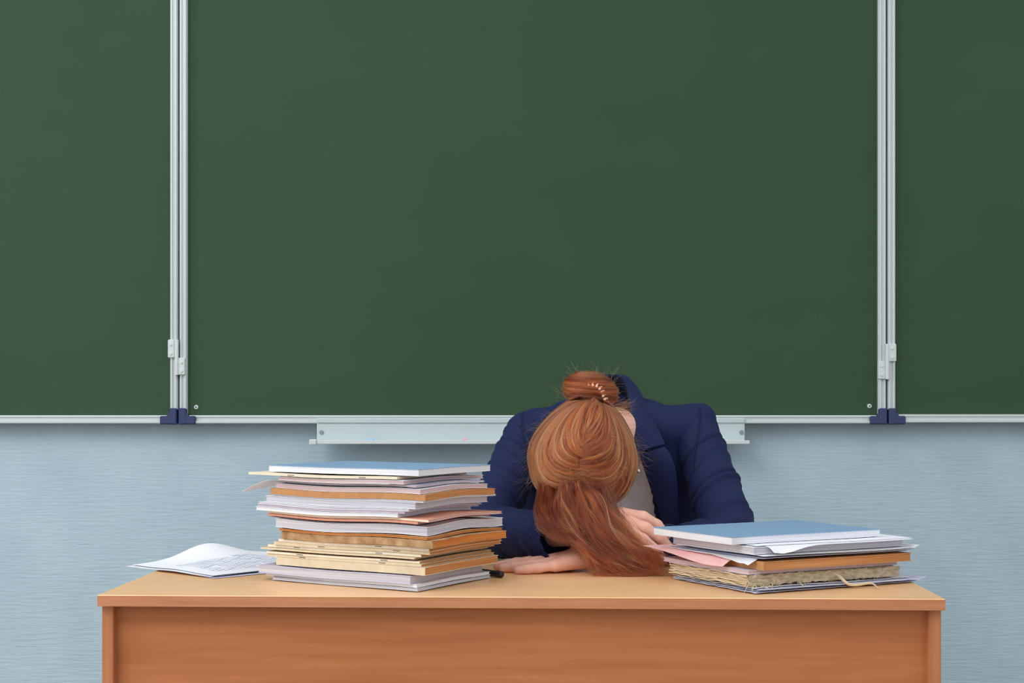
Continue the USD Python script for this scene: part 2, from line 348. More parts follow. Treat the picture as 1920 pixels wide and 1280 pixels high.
def sheet_on(st, name, label, u0, v0, L, W, A, m, rot=0.0, curl=None, edge=None, nu=22, nv=18, gap=0.0002, th=0.0004, catg='sheet of paper'):
    "a loose sheet lying in the stack; curl(a, b) with a, b in 0..1 lifts or drops it outside of what holds it; edge: ragged edge amplitude"
    pt, z0 = st.put(u0, v0, rot, th, A, gap)
    u, v = np.meshgrid(np.linspace(0, L, nu), np.linspace(0, W, nv), indexing='ij')
    xy = pt(u, v); z = z0(u, v)
    if curl is not None: z = z + curl(u / L, v / W)
    G = np.dstack([xy, z])
    if edge:
        j = rng.normal(0, edge, (nu, nv, 2)); k = np.zeros((nu, nv, 1)); k[0] = k[-1] = 1; k[:, 0] = k[:, -1] = 1
        G[..., :2] += j * k
    o3 = G[0, 0].copy()
    ms = sheet_mesh(G - o3, th * 0.8)
    p = obj(name, ms, m, smooth=50)
    UsdGeom.Xformable(p).AddTranslateOp().Set(Gf.Vec3d(*o3)); tag(p, label, catg)
    return p

# ---- left stack
TH = math.radians(31.0)
lc = P(783, 1110.5, 746.4 / (1110.5 - HZ))
px1 = 0.000792                                # metres per pixel at the stack's corner
waveL = lambda a, b: np.clip(0.5 + 0.30 * np.sin(a * 24 + 0.6) * np.exp(-b * 6) + 0.34 * np.sin(b * 30 - 1.5) * np.exp(-np.abs(a) * 4), 0, 1)
SL = Stack(lc, (-math.cos(TH), math.sin(TH)), (math.sin(TH), math.cos(TH)), waveL)
SL.gain = 1.6
# a footprint corner that the picture shows at column px: shift along e1 (u) or e2 (v)
def U(px): return (783 - px) / (F / 2.12 * math.cos(TH))      # left of the stack's corner
A4L, A4W = 0.285, 0.200
T = lambda n: n * px1
book(SL, 'magazine', 'thin grey-white magazine at the very bottom of the left stack', 'magazine', 0.0, 0.0, A4L - .012, A4W, T(5.5), 0.0008, M['cover_grey'], M['pages_white'])
book(SL, 'magazine', 'thin bright white magazine second from the bottom of the left stack', 'magazine', 0.002, 0.001, A4L + .002, A4W - .002, T(6), 0.0014, M['cover_white'], M['pages_bright'], rot=0.4)
book(SL, 'exercise_pad', 'thick white paper pad in the bottom third of the left stack, under the tan folders', 'book', 0.010, -0.004, A4L, A4W, T(14.5), 0.0014, M['cover_lilac'], M['pages_white'], rot=-0.5)
book(SL, 'folder_book', 'thick cream bound folder with faint scribbles on its spine and tan page edges', 'book', -0.012, 0.001, A4L - .008, A4W + .003, T(15), 0.0006, M['cover_cream'], M['pages_tan'], spine=M['cover_cream'], gap=0.0012, ct=0.0008)
lab = ['lowest', 'second lowest', 'third lowest', 'third highest', 'second highest', 'highest']
for k, (u0, v0, dl, t, st_, gp, rot) in enumerate([(-0.006, 0.000, .004, 5, (0.22, 0.74), .0003, .3), (-0.002, 0.002, .000, 4.4, (0.2, 0.75), .0002, -.5), (0.004, -0.002, .006, 3.2, (), .0026, .2),
                                              (-0.003, 0.004, .004, 5.2, (0.24, 0.78), .0003, .5), (-0.018, 0.004, .004, 6, (0.18, 0.66), .0003, -.3), (-0.019, 0.001, -.004, 5.8, (0.30,), .0002, .4)]):
    book(SL, 'stapled_folder', f'thin cream stapled folder, {lab[k]} of the six in the left stack', 'folder', u0, v0, A4L + dl, A4W, T(t), 0.0006 + 0.0002 * k, M['cover_cream'], M['pages_tan'], rot=rot, gap=gp, spine=M['cover_pale'] if k % 2 else M['cover_cream'], staples=st_, ct=0.0006)
book(SL, 'worn_book', 'old worn brown book with scuffed spine and orange page edges', 'book', -0.030, -0.006, A4L - .002, A4W, T(14), 0.002, M['cover_brown'], M['pages_orange'], rot=1.0, spine=M['cover_brown'], gap=0.0008, spine_t=0.004)
book(SL, 'paper_bundle', 'thin bundle of orange-tan sheets lying on the worn brown book', 'papers', -0.020, -0.006, A4L - .008, A4W + .006, T(4), 0.003, M['sheet_tan'], M['pages_orange'], rot=0.5, ct=0.0004)
book(SL, 'thick_pad', 'thick white pad sticking out to the right above the worn brown book', 'book', -0.014, 0.004, A4L - .006, A4W + .018, T(16), 0.0042, M['cover_white'], M['pages_white'], rot=-1.2, gap=0.0006)
sheet_on(SL, 'loose_sheet', 'creased lilac-white sheet whose edge droops at the left over the worn brown book', -0.0, 0.004, A4L + .006, A4W * .6, 0.0042, M['sheet_cool'], rot=0.8, curl=lambda a, b: -0.012 * np.clip((a - 0.75) / 0.25, 0, 1) ** 1.3 * 0 + 0.0004 * np.abs(np.sin(9 * a)), th=0.0006)
book(SL, 'salmon_folder', 'thin salmon pink folder directly above the thick white pad in the left stack', 'folder', 0.0, 0.0, A4L - .004, A4W, T(4.2), 0.0036, M['cover_salmon'], M['pages_pink'], spine=M['cover_salmon'], gap=0.0022, ct=0.0007)
book(SL, 'salmon_folder', 'pale-rimmed salmon folder, upper one of the two salmon folders in the left stack', 'folder', -0.018, 0.001, A4L + .014, A4W + .004, T(5), 0.0034, M['cover_salmon'], M['pages_pink'], spine=M['cover_pale'], gap=0.0003, ct=0.0007)
book(SL, 'magazine', 'white magazine set back deepest from the stack corner, just above the salmon folders', 'magazine', 0.031, -0.006, A4L - .018, A4W + .002, T(7), 0.0032, M['cover_white'], M['pages_bright'], rot=-.6)
book(SL, 'magazine', 'thin pinkish white magazine, second above the salmon folders', 'magazine', 0.020, -0.004, A4L - .006, A4W, T(4), 0.003, M['cover_lilac'], M['pages_pink'], rot=.3)
book(SL, 'magazine', 'thin white magazine, third above the salmon folders', 'magazine', 0.014, -0.003, A4L - .002, A4W, T(4), 0.003, M['cover_white'], M['pages_white'], rot=-.2)
book(SL, 'exercise_pad', 'thick white pad under the brown folder in the upper half of the left stack', 'book', 0.004, 0.0, A4L - .002, A4W - .004, T(12), 0.0028, M['cover_white'], M['pages_white'], rot=.4)
book(SL, 'magazine', 'very thin white-blue brochure right under the brown folder, its edge curling out at the right', 'magazine', -0.008, 0.003, A4L - .004, A4W, T(3), 0.0030, M['cover_white'], M['pages_bright'], ct=0.0005)
book(SL, 'brown_folder', 'brown-orange folder in the upper half of the left stack', 'folder', -0.012, 0.002, A4L + .002, A4W - .004, T(11.5), 0.003, M['cover_tan'], M['pages_tan'], rot=-.5, spine=M['cover_tan'])
book(SL, 'paper_bundle', 'pinkish white bundle of papers lying on the brown folder in the left stack', 'papers', -0.004, 0.001, A4L - .012, A4W - .018, T(9), 0.0032, M['cover_white'], M['pages_pink'], rot=.6, ct=0.0004)
book(SL, 'paper_bundle', 'thin white bundle of papers below the drooping printed sheet in the left stack', 'papers', 0.004, 0.003, A4L - .02, A4W - .022, T(4), 0.0026, M['cover_lilac'], M['pages_pink'], rot=1.6, ct=0.0004, gap=0.0012)
sheet_on(SL, 'printed_sheet', 'white printed sheet sticking out and drooping at the upper left of the left stack', 0.047, -0.006, A4L + .004, 0.17, 0.0026, M['sheet_white'], rot=1.5,
         curl=lambda a, b: -0.021 * np.clip((a - 0.79) / 0.21, 0, 1) ** 1.3 * (1 - 0.6 * b))
book(SL, 'soft_booklet', 'white-pink soft booklet whose rounded edge sticks out to the right under the top blue book', 'booklet', 0.022, -0.004, A4L - .05, A4W + .018, T(7), 0.0024, M['cover_white'], M['pages_pink'], gap=0.0003, ct=0.0006)
book(SL, 'cream_folder', 'thin pale cream folder sticking out far left under the top blue book', 'folder', 0.034, -0.004, A4L - .006, A4W - .006, T(4.6), 0.002, M['cover_pale'], M['pages_cream'], rot=-0.8, spine=M['cover_pale'], gap=0.0008, staples=(0.2, 0.68), ct=0.0007)
book(SL, 'blue_book', 'light blue covered white book on the very top of the left stack', 'book', 0.0, 0.003, A4L - .002, A4W - .002, T(12.5), 0.0006, M['cover_blue'], M['pages_bright'], gap=0.0006, both=False)

# ---- right stack
TR = math.radians(28.5)
rc = P(1416, 1115, 746.4 / (1115 - HZ))
waveR = lambda a, b: np.clip(0.5 + 0.28 * np.sin(a * 26 + 1.0) * np.exp(-b * 6) + 0.3 * np.sin(b * 19 + 0.4) * np.exp(-np.abs(a) * 4), 0, 1)
# e1 runs along the left (short) face, e2 along the right (long) face
SR = Stack(rc, (-math.sin(TR), math.cos(TR)), (math.cos(TR), math.sin(TR)), waveR)
S4, L4 = 0.205, 0.290
for k, (u0, v0, ra, mm, lb) in enumerate([(0.0, 0.0, 0.6, 'sheet_cool', 'lilac-white crumpled sheet lying on the desk at the bottom of the right stack'), (0.004, 0.006, -1.2, 'sheet_white', 'white crumpled sheet, second from the bottom of the right stack'),
                                      (-0.002, 0.008, 1.4, 'sheet_cool', 'lilac crumpled sheet, third from the bottom of the right stack'), (0.006, 0.002, -.4, 'sheet_white', 'white ragged sheet directly under the frayed old book')]):
    sheet_on(SR, 'crumpled_sheet', lb, u0, v0, S4, L4 + (0.004 * k if k else 0.034), 0.0006 * k + .0004, M[mm], rot=ra, edge=0.0012, gap=0.0010, th=0.0005,
             curl=(lambda a, b, k=k: 0.0006 * np.abs(np.sin(23 * a + 31 * b + 2 * k)) + (0.006 * np.clip((b - .955) / .045, 0, 1) * np.clip(1 - 2.5 * a, 0, 1) if k == 0 else 0)))
SR.base += 0.0010
# frayed old book: ragged page leaves on the left face, torn cloth on the right face
ob_t = T(21); u0, v0 = 0.016, -0.002
pt, z0 = SR.put(u0, v0, 0.5, ob_t, 0.0012, 0.0006)
oo = np.array([*pt(np.array(0.), np.array(0.)), float(z0(np.array(0.), np.array(0.)))])
fray = thing('frayed_old_book', 'old book without covers, torn grey cloth spine with hanging threads and ragged brown leaves', 'book', oo)
obj('page_block', loc(grid_slab(pt, lambda u, v: z0(u, v) + .0004, lambda u, v: z0(u, v) + ob_t - .0006, .003, S4 - .012, .004, L4 - .01, 18, 20), oo), M['pages_cream'], fray, smooth=40)
nl = 7
for k in range(nl):
    za, zb_ = ob_t * k / nl, ob_t * (k + 0.74) / nl
    ph = rng.uniform(0, 6); jut = rng.uniform(-0.002, 0.0022)
    wv = lambda u, v, ph=ph: 0.0009 * np.sin(u * 60 + ph) + 0.0005 * np.sin(u * 170 + 2 * ph)
    m = grid_slab(pt, lambda u, v: z0(u, v) + za + np.maximum(wv(u, v), 0), lambda u, v: z0(u, v) + zb_ + wv(u, v), .0015, S4 - .006, .001 - jut, .03, 40, 4)
    obj('signature', loc(m, oo), M['pages_cream'] if k % 2 else M['cover_cream'], fray, smooth=40)
# torn cloth along the right face
nu_, nv_ = 70, 12
vv, hh = np.meshgrid(np.linspace(-0.001, L4 - .006, nu_), np.linspace(0, 1, nv_), indexing='ij')
pts0 = pt(np.zeros_like(vv) - 0.0012, vv)
G = np.dstack([pts0, z0(np.zeros_like(vv), vv) + 0.0004 + hh * (ob_t - 0.0012)])
nz = meshkit.fbm(np.dstack([vv * 60, hh * 6, 0 * hh]).reshape(-1, 3)).reshape(nu_, nv_)
G[..., :2] += (nz * 0.006 - 0.0004)[..., None] * np.array([-SR.e1[0], -SR.e1[1]]) 
G[:, 0, 2] += np.abs(rng.normal(0, 0.0008, nu_)); G[:, -1, 2] += rng.normal(0, 0.0005, nu_)
obj('cloth_spine', loc(sheet_mesh(G, 0.0012), oo), M['cloth_frayed'], fray, smooth=60)
def thread(pts, r):
    return tubem(smoothpath(pts, 14), np.linspace(r, r * 0.35, 14), 6)
ths = []
for k in range(46):
    v = rng.uniform(0.0, L4 - .01); hz0 = rng.uniform(0.0, 0.7) * ob_t; ln = rng.uniform(0.003, 0.011)
    p0 = np.array([*pt(np.array(-0.0022), np.array(v)), z0(np.array(0.), np.array(v)) + hz0])
    q = [p0]
    dr = np.array([rng.normal(0, .6), -0.5 + rng.normal(0, .25), -rng.uniform(0.1, 1)])
    for _ in range(3): q.append(q[-1] + dr * ln / 3 + rng.normal(0, ln * .12, 3)); dr[2] -= 0.2
    q = np.array(q); q[:, 2] = np.maximum(q[:, 2], DESK_Z + 0.0008)
    ths.append(thread(q, rng.uniform(0.0002, 0.0006)))
tag(obj('thread', loc(cat(*ths), oo), M['thread'], fray, smooth=True), 'short frayed threads of the torn spine', kind='stuff')
def v_on(px): return (px - 1416) / (F / 2.13 * math.cos(TR))
pa = np.array([*pt(np.array(-.003), np.array(v_on(1588))), z0(np.array(0.), np.array(.15)) + ob_t * .72])
obj('cloth_strip', loc(tubem(smoothpath([pa, pa + [.012, -.004, -.006], pa + [.022, -.012, -.015], P(1632, 1093, 2.15), P(1640, 1096, 2.14), P(1647, 1102.5, 2.13)], 22), np.r_[np.linspace(.0026, .0022, 12), np.linspace(.0022, .0006, 10)], 7), oo), M['thread'], fray, smooth=True)
for bxp, nt in ((1440, 8), (1458, 9), (1474, 5), (1520, 7), (1428, 5)):
    v = v_on(bxp); fr_ = []
    for _ in range(nt):
        p0 = np.array([*pt(np.array(-.0025), np.array(v + rng.normal(0, .002))), z0(np.array(0.), np.array(v)) + ob_t * rng.uniform(.15, .6)])
        d_ = np.array([rng.normal(0, .5), -.5, -1.0]); ln = rng.uniform(.006, .013)
        q_ = [p0, p0 + d_ * ln * .4 + rng.normal(0, .0012, 3), p0 + d_ * ln * .75 + rng.normal(0, .0016, 3), p0 + d_ * ln + rng.normal(0, .002, 3)]
        q_ = np.array(q_); q_[:, 2] = np.maximum(q_[:, 2], DESK_Z + .001); fr_.append(tubem(smoothpath(q_, 10), np.linspace(rng.uniform(.0005, .0012), .0003, 10), 5))
    obj('cloth_tuft', loc(cat(*fr_), oo), M['thread'], fray, smooth=True)

book(SR, 'thin_book', 'thin book with lilac page edges and a brown lower cover lying on the frayed book', 'book', 0.012, -.003, S4 + .008, L4 - .004, T(8), 0.0012, M['cover_lilac'], M['pages_pink'], rot=-.3, gap=0.0006)
book(SR, 'tan_book', 'thick orange-tan book in the middle of the right stack', 'book', -0.004, 0.012, S4, L4 - .01, T(15.5), 0.0006, M['cover_tan'], M['pages_tan'], rot=0.4, spine=M['cover_tan'], gap=0.0004, ct=0.001)
sheet_on(SR, 'pink_sheet', 'pink sheet with a sharp tip sticking out at the left of the right stack', 0.058, -0.014, 0.2, L4 - .08, 0.0008, M['sheet_pink'], rot=-1.5, gap=0.0008,
         curl=lambda a, b: -0.013 * np.clip(1 - b * 8.5, 0, 1) ** 1.4 * np.exp(-((a - 0.15) / .5) ** 2) + 0.002 * a * np.clip(1 - b * 3, 0, 1))
for k, (u0, v0, L_, W_, ra, lb) in enumerate([(0.012, -0.004, S4 + .012, L4 + .01, 1.6, 'white sheet with a crumpled front corner on top of the pink sheet'), (-0.004, 0.012, S4, L4 + .004, -1.0, 'white sheet directly above the crumpled one in the right stack'),
                                              (0.004, 0.02, S4, L4 - .002, 2.2, 'white sheet whose corner sticks up at the right end of the right stack'), (-.006, .01, S4, L4, .4, 'white sheet directly under the upper white pad of the right stack')]):
    sheet_on(SR, 'loose_sheet', lb, u0, v0, L_, W_, 0.0010 + .0003 * k, M['sheet_white' if k != 1 else 'sheet_cool'], rot=ra, gap=0.0011, th=0.0005, edge=0.0006 if k == 0 else None,
             curl=(lambda a, b, k=k: (-0.008 * np.clip(1 - b * 18, 0, 1) * np.clip(1 - a * 2.4, 0, 1) + .0008 * np.sin(40 * a + 30 * b) * np.clip(1 - b * 18, 0, 1) * np.clip(1 - a * 3, 0, 1)) if k == 0 else (0.005 * np.clip((b - .97) / .03, 0, 1) if k == 2 else 0 * a)))
book(SR, 'white_pad', 'white pad with grey page edges just below the blue book of the right stack', 'book', 0.008, 0.004, S4 - .004, L4 - .002, T(13.5), 0.0012, M['cover_white'], M['pages_white'], rot=-.5, gap=0.0008, spine=None)
sheet_on(SR, 'loose_sheet', 'white sheet with a drooping corner hanging out below the blue book of the right stack', -0.008, 0.028, S4 - .01, L4 - .02, 0.0012, M['sheet_white'], rot=-0.5, gap=0.0004,
         curl=lambda a, b: -0.010 * np.clip(1 - a * 15, 0, 1) * np.exp(-((b - .06) / .14) ** 2))
sheet_on(SR, 'loose_sheet', 'white sheet showing a thin tip at the far right edge under the blue book', 0.010, 0.01, S4 + .006, L4 + .004, 0.0012, M['sheet_white'], rot=0.9, gap=0.0004)
book(SR, 'blue_book', 'blue covered white book on the very top of the right stack', 'book', 0.034, -0.016, S4 - .006, L4 - .004, T(14), 0.0008, M['cover_blue'], M['pages_bright'], gap=0.0006, both=False, rot=-.5)

# ---- loose printed papers at the desk's left corner
text = usdkit.material(stage, '/World/Looks/printed_page', {
    'uv': ('uvmap', {'attribute': 'st'}), 'm': ('mapping', {'scale': (1, 1, 1)}),
    'br': ('brick_texture', {'color1': s(96, 106, 160), 'color2': s(214, 218, 236), 'mortar': s(240, 242, 247), 'scale': 1.0, 'mortar_size': 0.0075, 'brick_width': 0.07, 'row_height': 0.026, 'mortar_smooth': 0.1}),
    'n': ('noise_texture', {'scale': 5.0, 'detail': 2.0}), 'r': ('rgb_ramp', {'ramp': [(0.34, (0, 0, 0)), (0.37, (1, 1, 1))]}),
    'sx': ('separate_xyz', {}), 'a': ('rgb_ramp', {'ramp': [(0.0, (0, 0, 0)), (0.11, (0, 0, 0)), (0.12, (1, 1, 1)), (0.80, (1, 1, 1)), (0.81, (0, 0, 0)), (1, (0, 0, 0))]}),
    'b': ('rgb_ramp', {'ramp': [(0.0, (0, 0, 0)), (0.14, (0, 0, 0)), (0.15, (1, 1, 1)), (0.66, (1, 1, 1)), (0.67, (0, 0, 0)), (1, (0, 0, 0))]}),
    'ab': ('mix', {'mix_type': 'multiply', 'fac': 1.0}), 'abn': ('mix', {'mix_type': 'multiply', 'fac': 1.0}),
    'mx': ('mix', {'color1': s(240, 242, 247)}), 'p': ('principled_bsdf', {'roughness': 0.7, 'specular_ior_level': 0.2}), 'bw': ('rgb_to_bw', {}),
}, [('uv.UV', 'm.vector'), ('m.vector', 'br.vector'), ('m.vector', 'n.vector'), ('n.fac', 'r.fac'), ('m.vector', 'sx.vector'), ('sx.x', 'a.fac'), ('sx.y', 'b.fac'),
    ('a.color', 'ab.color1'), ('b.color', 'ab.color2'), ('ab.color', 'abn.color1'), ('r.color', 'abn.color2'), ('abn.color', 'bw.color'), ('bw.val', 'mx.fac'), ('br.color', 'mx.color2'), ('mx.color', 'p.base_color')], surface='p.BSDF')
Fp = np.array([*P(398, 1085, 746.4 / 330)[:2]]); Lp = np.array([P(237, 1056, 2.42)[0], 2.42])
ed = Lp - Fp; ed = ed / np.linalg.norm(ed); en = np.array([-ed[1], ed[0]]); en = -en if en[0] < 0 else en
def page(dx, dy, rot, zoff, lift, name, label, m, w=0.225, l=0.27, flat=1.0):
    nu, nv = 34, 34
    a, b = np.meshgrid(np.linspace(0, 1, nu), np.linspace(0, 1, nv), indexing='ij')     # a: front tip to left tip; b: front tip to right, behind the stack
    r = math.radians(rot); e1 = ed * math.cos(r) + en * math.sin(r); e2 = -ed * math.sin(r) + en * math.cos(r)
    xy = Fp + np.array([dx, dy]) + (a * w)[..., None] * e1 + (b * l)[..., None] * e2
    ra_, rb_ = (xy - Fp) @ ed / w, (xy - Fp) @ en / l
    a, b = np.clip(ra_, 0, 2), rb_                                   # all pages share one curl
    z = DESK_Z + zoff + lift * a ** 2.2 * np.exp(-((b - 0.60) / 0.26) ** 2) + 0.004 * np.exp(-((a - .45) / .22) ** 2 - ((b - .25) / .3) ** 2) * flat
    G = np.dstack([xy, z]); o3 = G[0, 0].copy()
    ms = sheet_mesh(G - o3, 0.0004)
    a, b = np.meshgrid(np.linspace(0, 1, nu), np.linspace(0, 1, nv), indexing='ij')
    uv = np.tile(np.stack([b.ravel(), a.ravel()], 1), (2, 1))
    p = usdkit.mesh(stage, path(name), ms, m, smooth=True, uv=uv).GetPrim()
    UsdGeom.Xformable(p).AddTranslateOp().Set(Gf.Vec3d(*o3)); tag(p, label, 'sheet of paper')
page(0.002, -0.002, 4, 0.0006, 0.0235, 'loose_sheet', 'lilac-shaded sheet lowest of the loose papers on the desk left corner', M['sheet_cool'])
page(-0.004, 0.004, -1.5, 0.0024, 0.0235, 'loose_sheet', 'blank white sheet under the printed page at the desk left corner', M['sheet_white'])
page(0.000, 0.006, 0.5, 0.0042, 0.0235, 'printed_sheet', 'curled white page with blue-grey print lying at the left corner of the desk', text)

# ---- black marker pen behind the left stack
pe = P(941, 1078, 2.27); r_ = 0.0052
pen = thing('marker_pen', 'black marker pen lying on the desk, only its round end showing beside the left stack', 'pen', (pe[0], pe[1], DESK_Z))
dirp = np.array([-0.62, 0.785, 0])
pz = np.array([0, 0, r_ + 0.0006])
obj('pen_barrel', tubem(np.array([pz + dirp * 0.012, pz + dirp * .02, pz + dirp * .12, pz + dirp * .125]), [r_ * .8, r_ * .9, r_ * .9, r_ * .5], 18), M['black_plastic'], pen)
obj('pen_cap', tubem(np.array([pz - dirp * 0.0015, pz, pz + dirp * .0012, pz + dirp * .014]), [r_ * .55, r_ * .9, r_, r_], 18), M['black_plastic'], pen)

# ---------------------------------------------------------------- the sleeping teacher
A3 = lambda *p: np.array(p, float)
def rcone(a, b, r1, r2):
    "signed distance to a round cone (capsule whose radius changes from r1 at a to r2 at b)"
    a, b = A3(*a), A3(*b); ba = b - a; l2 = ba.dot(ba); rr = r1 - r2; a2 = l2 - rr * rr; il2 = 1 / l2
    def f(X):
        pa = X - a; y = pa @ ba; z = y - l2
        x2 = ((pa * l2 - y[..., None] * ba) ** 2).sum(-1); y2 = y * y * l2; z2 = z * z * l2
        k = np.sign(rr) * rr * rr * x2
        d = (np.sqrt(x2 * a2 * il2) + y * rr) * il2 - r1
        c1 = np.sign(z) * a2 * z2 > k; c2 = np.sign(y) * a2 * y2 < k
        d = np.where(c1, np.sqrt(x2 + z2) * il2 - r2, np.where(c2, np.sqrt(x2 + y2) * il2 - r1, d))
        return d
    m = max(r1, r2)
    return f, np.minimum(a, b) - m, np.maximum(a, b) + m
def ellip(c, ax, R=np.eye(3)):
    c, ax = A3(*c), A3(*ax)
    def f(X):
        q = (X - c) @ R                       # into the local frame
        k0 = np.sqrt(((q / ax) ** 2).sum(-1)); k1 = np.sqrt(((q / ax ** 2) ** 2).sum(-1)) + 1e-9
        return k0 * (k0 - 1) / k1
    return f, c - ax.max(), c + ax.max()

class Field:
    "a grid of signed distances that primitives are blended into, each only where it matters"
    def __init__(self, lo, hi, h):
        self.lo, self.h = A3(*lo), h; self.n = np.ceil((A3(*hi) - self.lo) / h).astype(int) + 1
        self.D = np.full(self.n, 0.05, np.float32)
    def sub(self, lo, hi, pad):
        i0 = np.clip(np.floor((lo - pad - self.lo) / self.h).astype(int), 0, self.n - 1); i1 = np.clip(np.ceil((hi + pad - self.lo) / self.h).astype(int) + 1, 1, self.n)
        sl = tuple(slice(a, b) for a, b in zip(i0, i1))
        g = np.meshgrid(*[self.lo[k] + np.arange(i0[k], i1[k]) * self.h for k in range(3)], indexing='ij')
        return sl, np.stack(g, -1).astype(np.float32)
    def add(self, prim, k=0.012, op='u', disp=None):
        f, lo, hi = prim; sl, X = self.sub(lo, hi, 0.05 if op == 'u' else k + 0.004)
        if min(X.shape[:3]) < 1: return
        d = f(X)
        if disp is not None: d = d + disp(X)
        D = self.D[sl]
        if op == 'u':
            hh = np.clip(0.5 + 0.5 * (D - d) / k, 0, 1); r = D + (d - D) * hh - k * hh * (1 - hh)
        else:                                   # subtract
            d = -d; hh = np.clip(0.5 - 0.5 * (D - d) / k, 0, 1); r = D + (d - D) * hh + k * hh * (1 - hh)
        self.D[sl] = r
    def each(self, fn):
        g = np.meshgrid(*[self.lo[k] + np.arange(self.n[k]) * self.h for k in range(3)], indexing='ij')
        self.D = fn(np.stack(g, -1).astype(np.float32), self.D)
    def mesh(self, smooth_it=0):
        D = self.D.copy(); D[0] = D[-1] = 0.05; D[:, 0] = D[:, -1] = 0.05; D[:, :, 0] = D[:, :, -1] = 0.05
        D = np.where(np.abs(D) < 1e-7, 1e-7, D); S = D < 0
        c = sum(S[i:S.shape[0] - 1 + i, j:S.shape[1] - 1 + j, k:S.shape[2] - 1 + k].astype(np.int8) for i in (0, 1) for j in (0, 1) for k in (0, 1))
        act = np.argwhere((c > 0) & (c < 8)); idx = -np.ones(c.shape, np.int64); idx[tuple(act.T)] = np.arange(len(act))
        acc = np.zeros((len(act), 3)); cnt = np.zeros(len(act))
        cor = [(i, j, k) for i in (0, 1) for j in (0, 1) for k in (0, 1)]
        for p in cor:
            for ax in range(3):
                if p[ax]: continue
                q = list(p); q[ax] = 1
                d0 = D[tuple((act + p).T)]; d1 = D[tuple((act + q).T)]; x = (d0 < 0) != (d1 < 0)
                t = d0 / np.where(x, d0 - d1, 1); pos = np.array(p, float)[None] + np.eye(3)[ax] * t[:, None]
                acc[x] += pos[x]; cnt[x] += 1
        V = self.lo + self.h * (act + acc / cnt[:, None])
        Fs = []
        for ax in range(3):
            b, c_ = (ax + 1) % 3, (ax + 2) % 3
            sl0 = [slice(None)] * 3; sl1 = [slice(None)] * 3; sl0[ax] = slice(0, -1); sl1[ax] = slice(1, None)
            s0, s1 = S[tuple(sl0)], S[tuple(sl1)]
            e = np.argwhere(s0 != s1); e = e[(e[:, b] > 0) & (e[:, c_] > 0) & (e[:, b] < D.shape[b] - 1) & (e[:, c_] < D.shape[c_] - 1)]
            inside = s0[tuple(e.T)]; o = np.zeros((4, 3), int); o[1, b] = -1; o[2, b] = -1; o[2, c_] = -1; o[3, c_] = -1
            q = np.stack([idx[tuple((e + o[k]).T)] for k in range(4)], 1)
            q[~inside] = q[~inside][:, ::-1]; Fs.append(q)
        q = np.vstack(Fs); q = q[(q >= 0).all(1)]
        m = trimesh.Trimesh(V, np.vstack([q[:, [0, 1, 2]], q[:, [0, 2, 3]]]), process=False)
        if m.volume < 0: m.invert()
        if smooth_it:
            from scipy.sparse import coo_matrix
            e = np.vstack([q[:, [0, 1]], q[:, [1, 2]], q[:, [2, 3]], q[:, [3, 0]]]); e = np.unique(np.sort(e, 1), axis=0)
            W = coo_matrix((np.ones(2 * len(e)), (np.r_[e[:, 0], e[:, 1]], np.r_[e[:, 1], e[:, 0]])), shape=(len(V), len(V))).tocsr()
            dg = np.maximum(np.asarray(W.sum(1)).ravel(), 1)[:, None]
            for _ in range(smooth_it):
                for lam in (0.5, -0.52): V = V + lam * (W @ V / dg - V)
            m.vertices = V
        return m

# landmarks (metres): head, shoulders, elbows, wrists
HC = P(1097, 850, 2.47)                                     # middle of the head
roll = math.radians(8.0)
ROLL = np.array([[math.cos(roll), 0, math.sin(roll)], [0, 1, 0], [-math.sin(roll), 0, math.cos(roll)]])   # columns: head right, away, up in the picture
SHL, SHR = A3(0.035, 2.74, 0.968), A3(0.342, 2.735, 0.972)
ELL, ELR = A3(-0.048, 2.565, 0.802), A3(0.381, 2.55, 0.799)
WRL, WRR = A3(0.112, 2.378, 0.812), A3(0.150, 2.372, 0.777)   # WRL: wrist of the arm seen on the left
NB = A3(0.187, 2.69, 0.955)

who = thing('person', 'red-haired person in a navy jacket slumped asleep over the desk, head down on folded arms', 'person', (0.187, 2.75, 0.0))
WO = A3(0.187, 2.75, 0.0)
def hl(x, y, z): return HC + ROLL @ A3(x, y, z)             # head-local: right, away from the lens, up in the picture

B = Field((-0.13, 2.20, 0.735), (0.46, 2.95, 1.06), 0.0025)
B.add(ellip(hl(0, 0, 0.0), (0.069, 0.100, 0.086), ROLL), 0.01)                      # skull: crown to the lens, brow down
B.add(ellip(hl(0, 0.055, -0.035), (0.058, 0.075, 0.058), ROLL), 0.03)               # face and jaw
B.add(rcone(hl(0, 0.10, -0.045), hl(0, 0.125, -0.05), 0.03, 0.022), 0.02)           # chin
B.add(rcone(hl(0, 0.03, -0.093), hl(0, 0.062, -0.104), 0.007, 0.011), 0.012)        # nose
for sx in (-1, 1):
    B.add(ellip(hl(sx * 0.030, 0.022, -0.085), (0.014, 0.009, 0.006), ROLL), 0.004)  # closed eyes
    B.add(rcone(hl(sx * 0.016, 0.004, -0.090), hl(sx * 0.044, 0.006, -0.080), 0.006, 0.005), 0.010)
    B.add(ellip(hl(sx * 0.0825 + (0.008 if sx < 0 else 0), 0.025, -0.008), (0.010, 0.022, 0.030), ROLL), 0.006)  # ears
    B.add(ellip(hl(sx * 0.092, 0.020, -0.006), (0.006, 0.012, 0.018), ROLL), 0.003, op='s')
    B.add(ellip(hl(sx * 0.083, 0.028, -0.034), (0.006, 0.009, 0.009), ROLL), 0.006)   # lobes
B.add(rcone(hl(-0.018, 0.085, -0.090), hl(0.018, 0.085, -0.090), 0.006, 0.006), 0.006)  # mouth
B.add(rcone(hl(0.01, 0.080, 0.012), NB + [-.005, 0, 0], 0.047, 0.049), 0.02)                         # neck
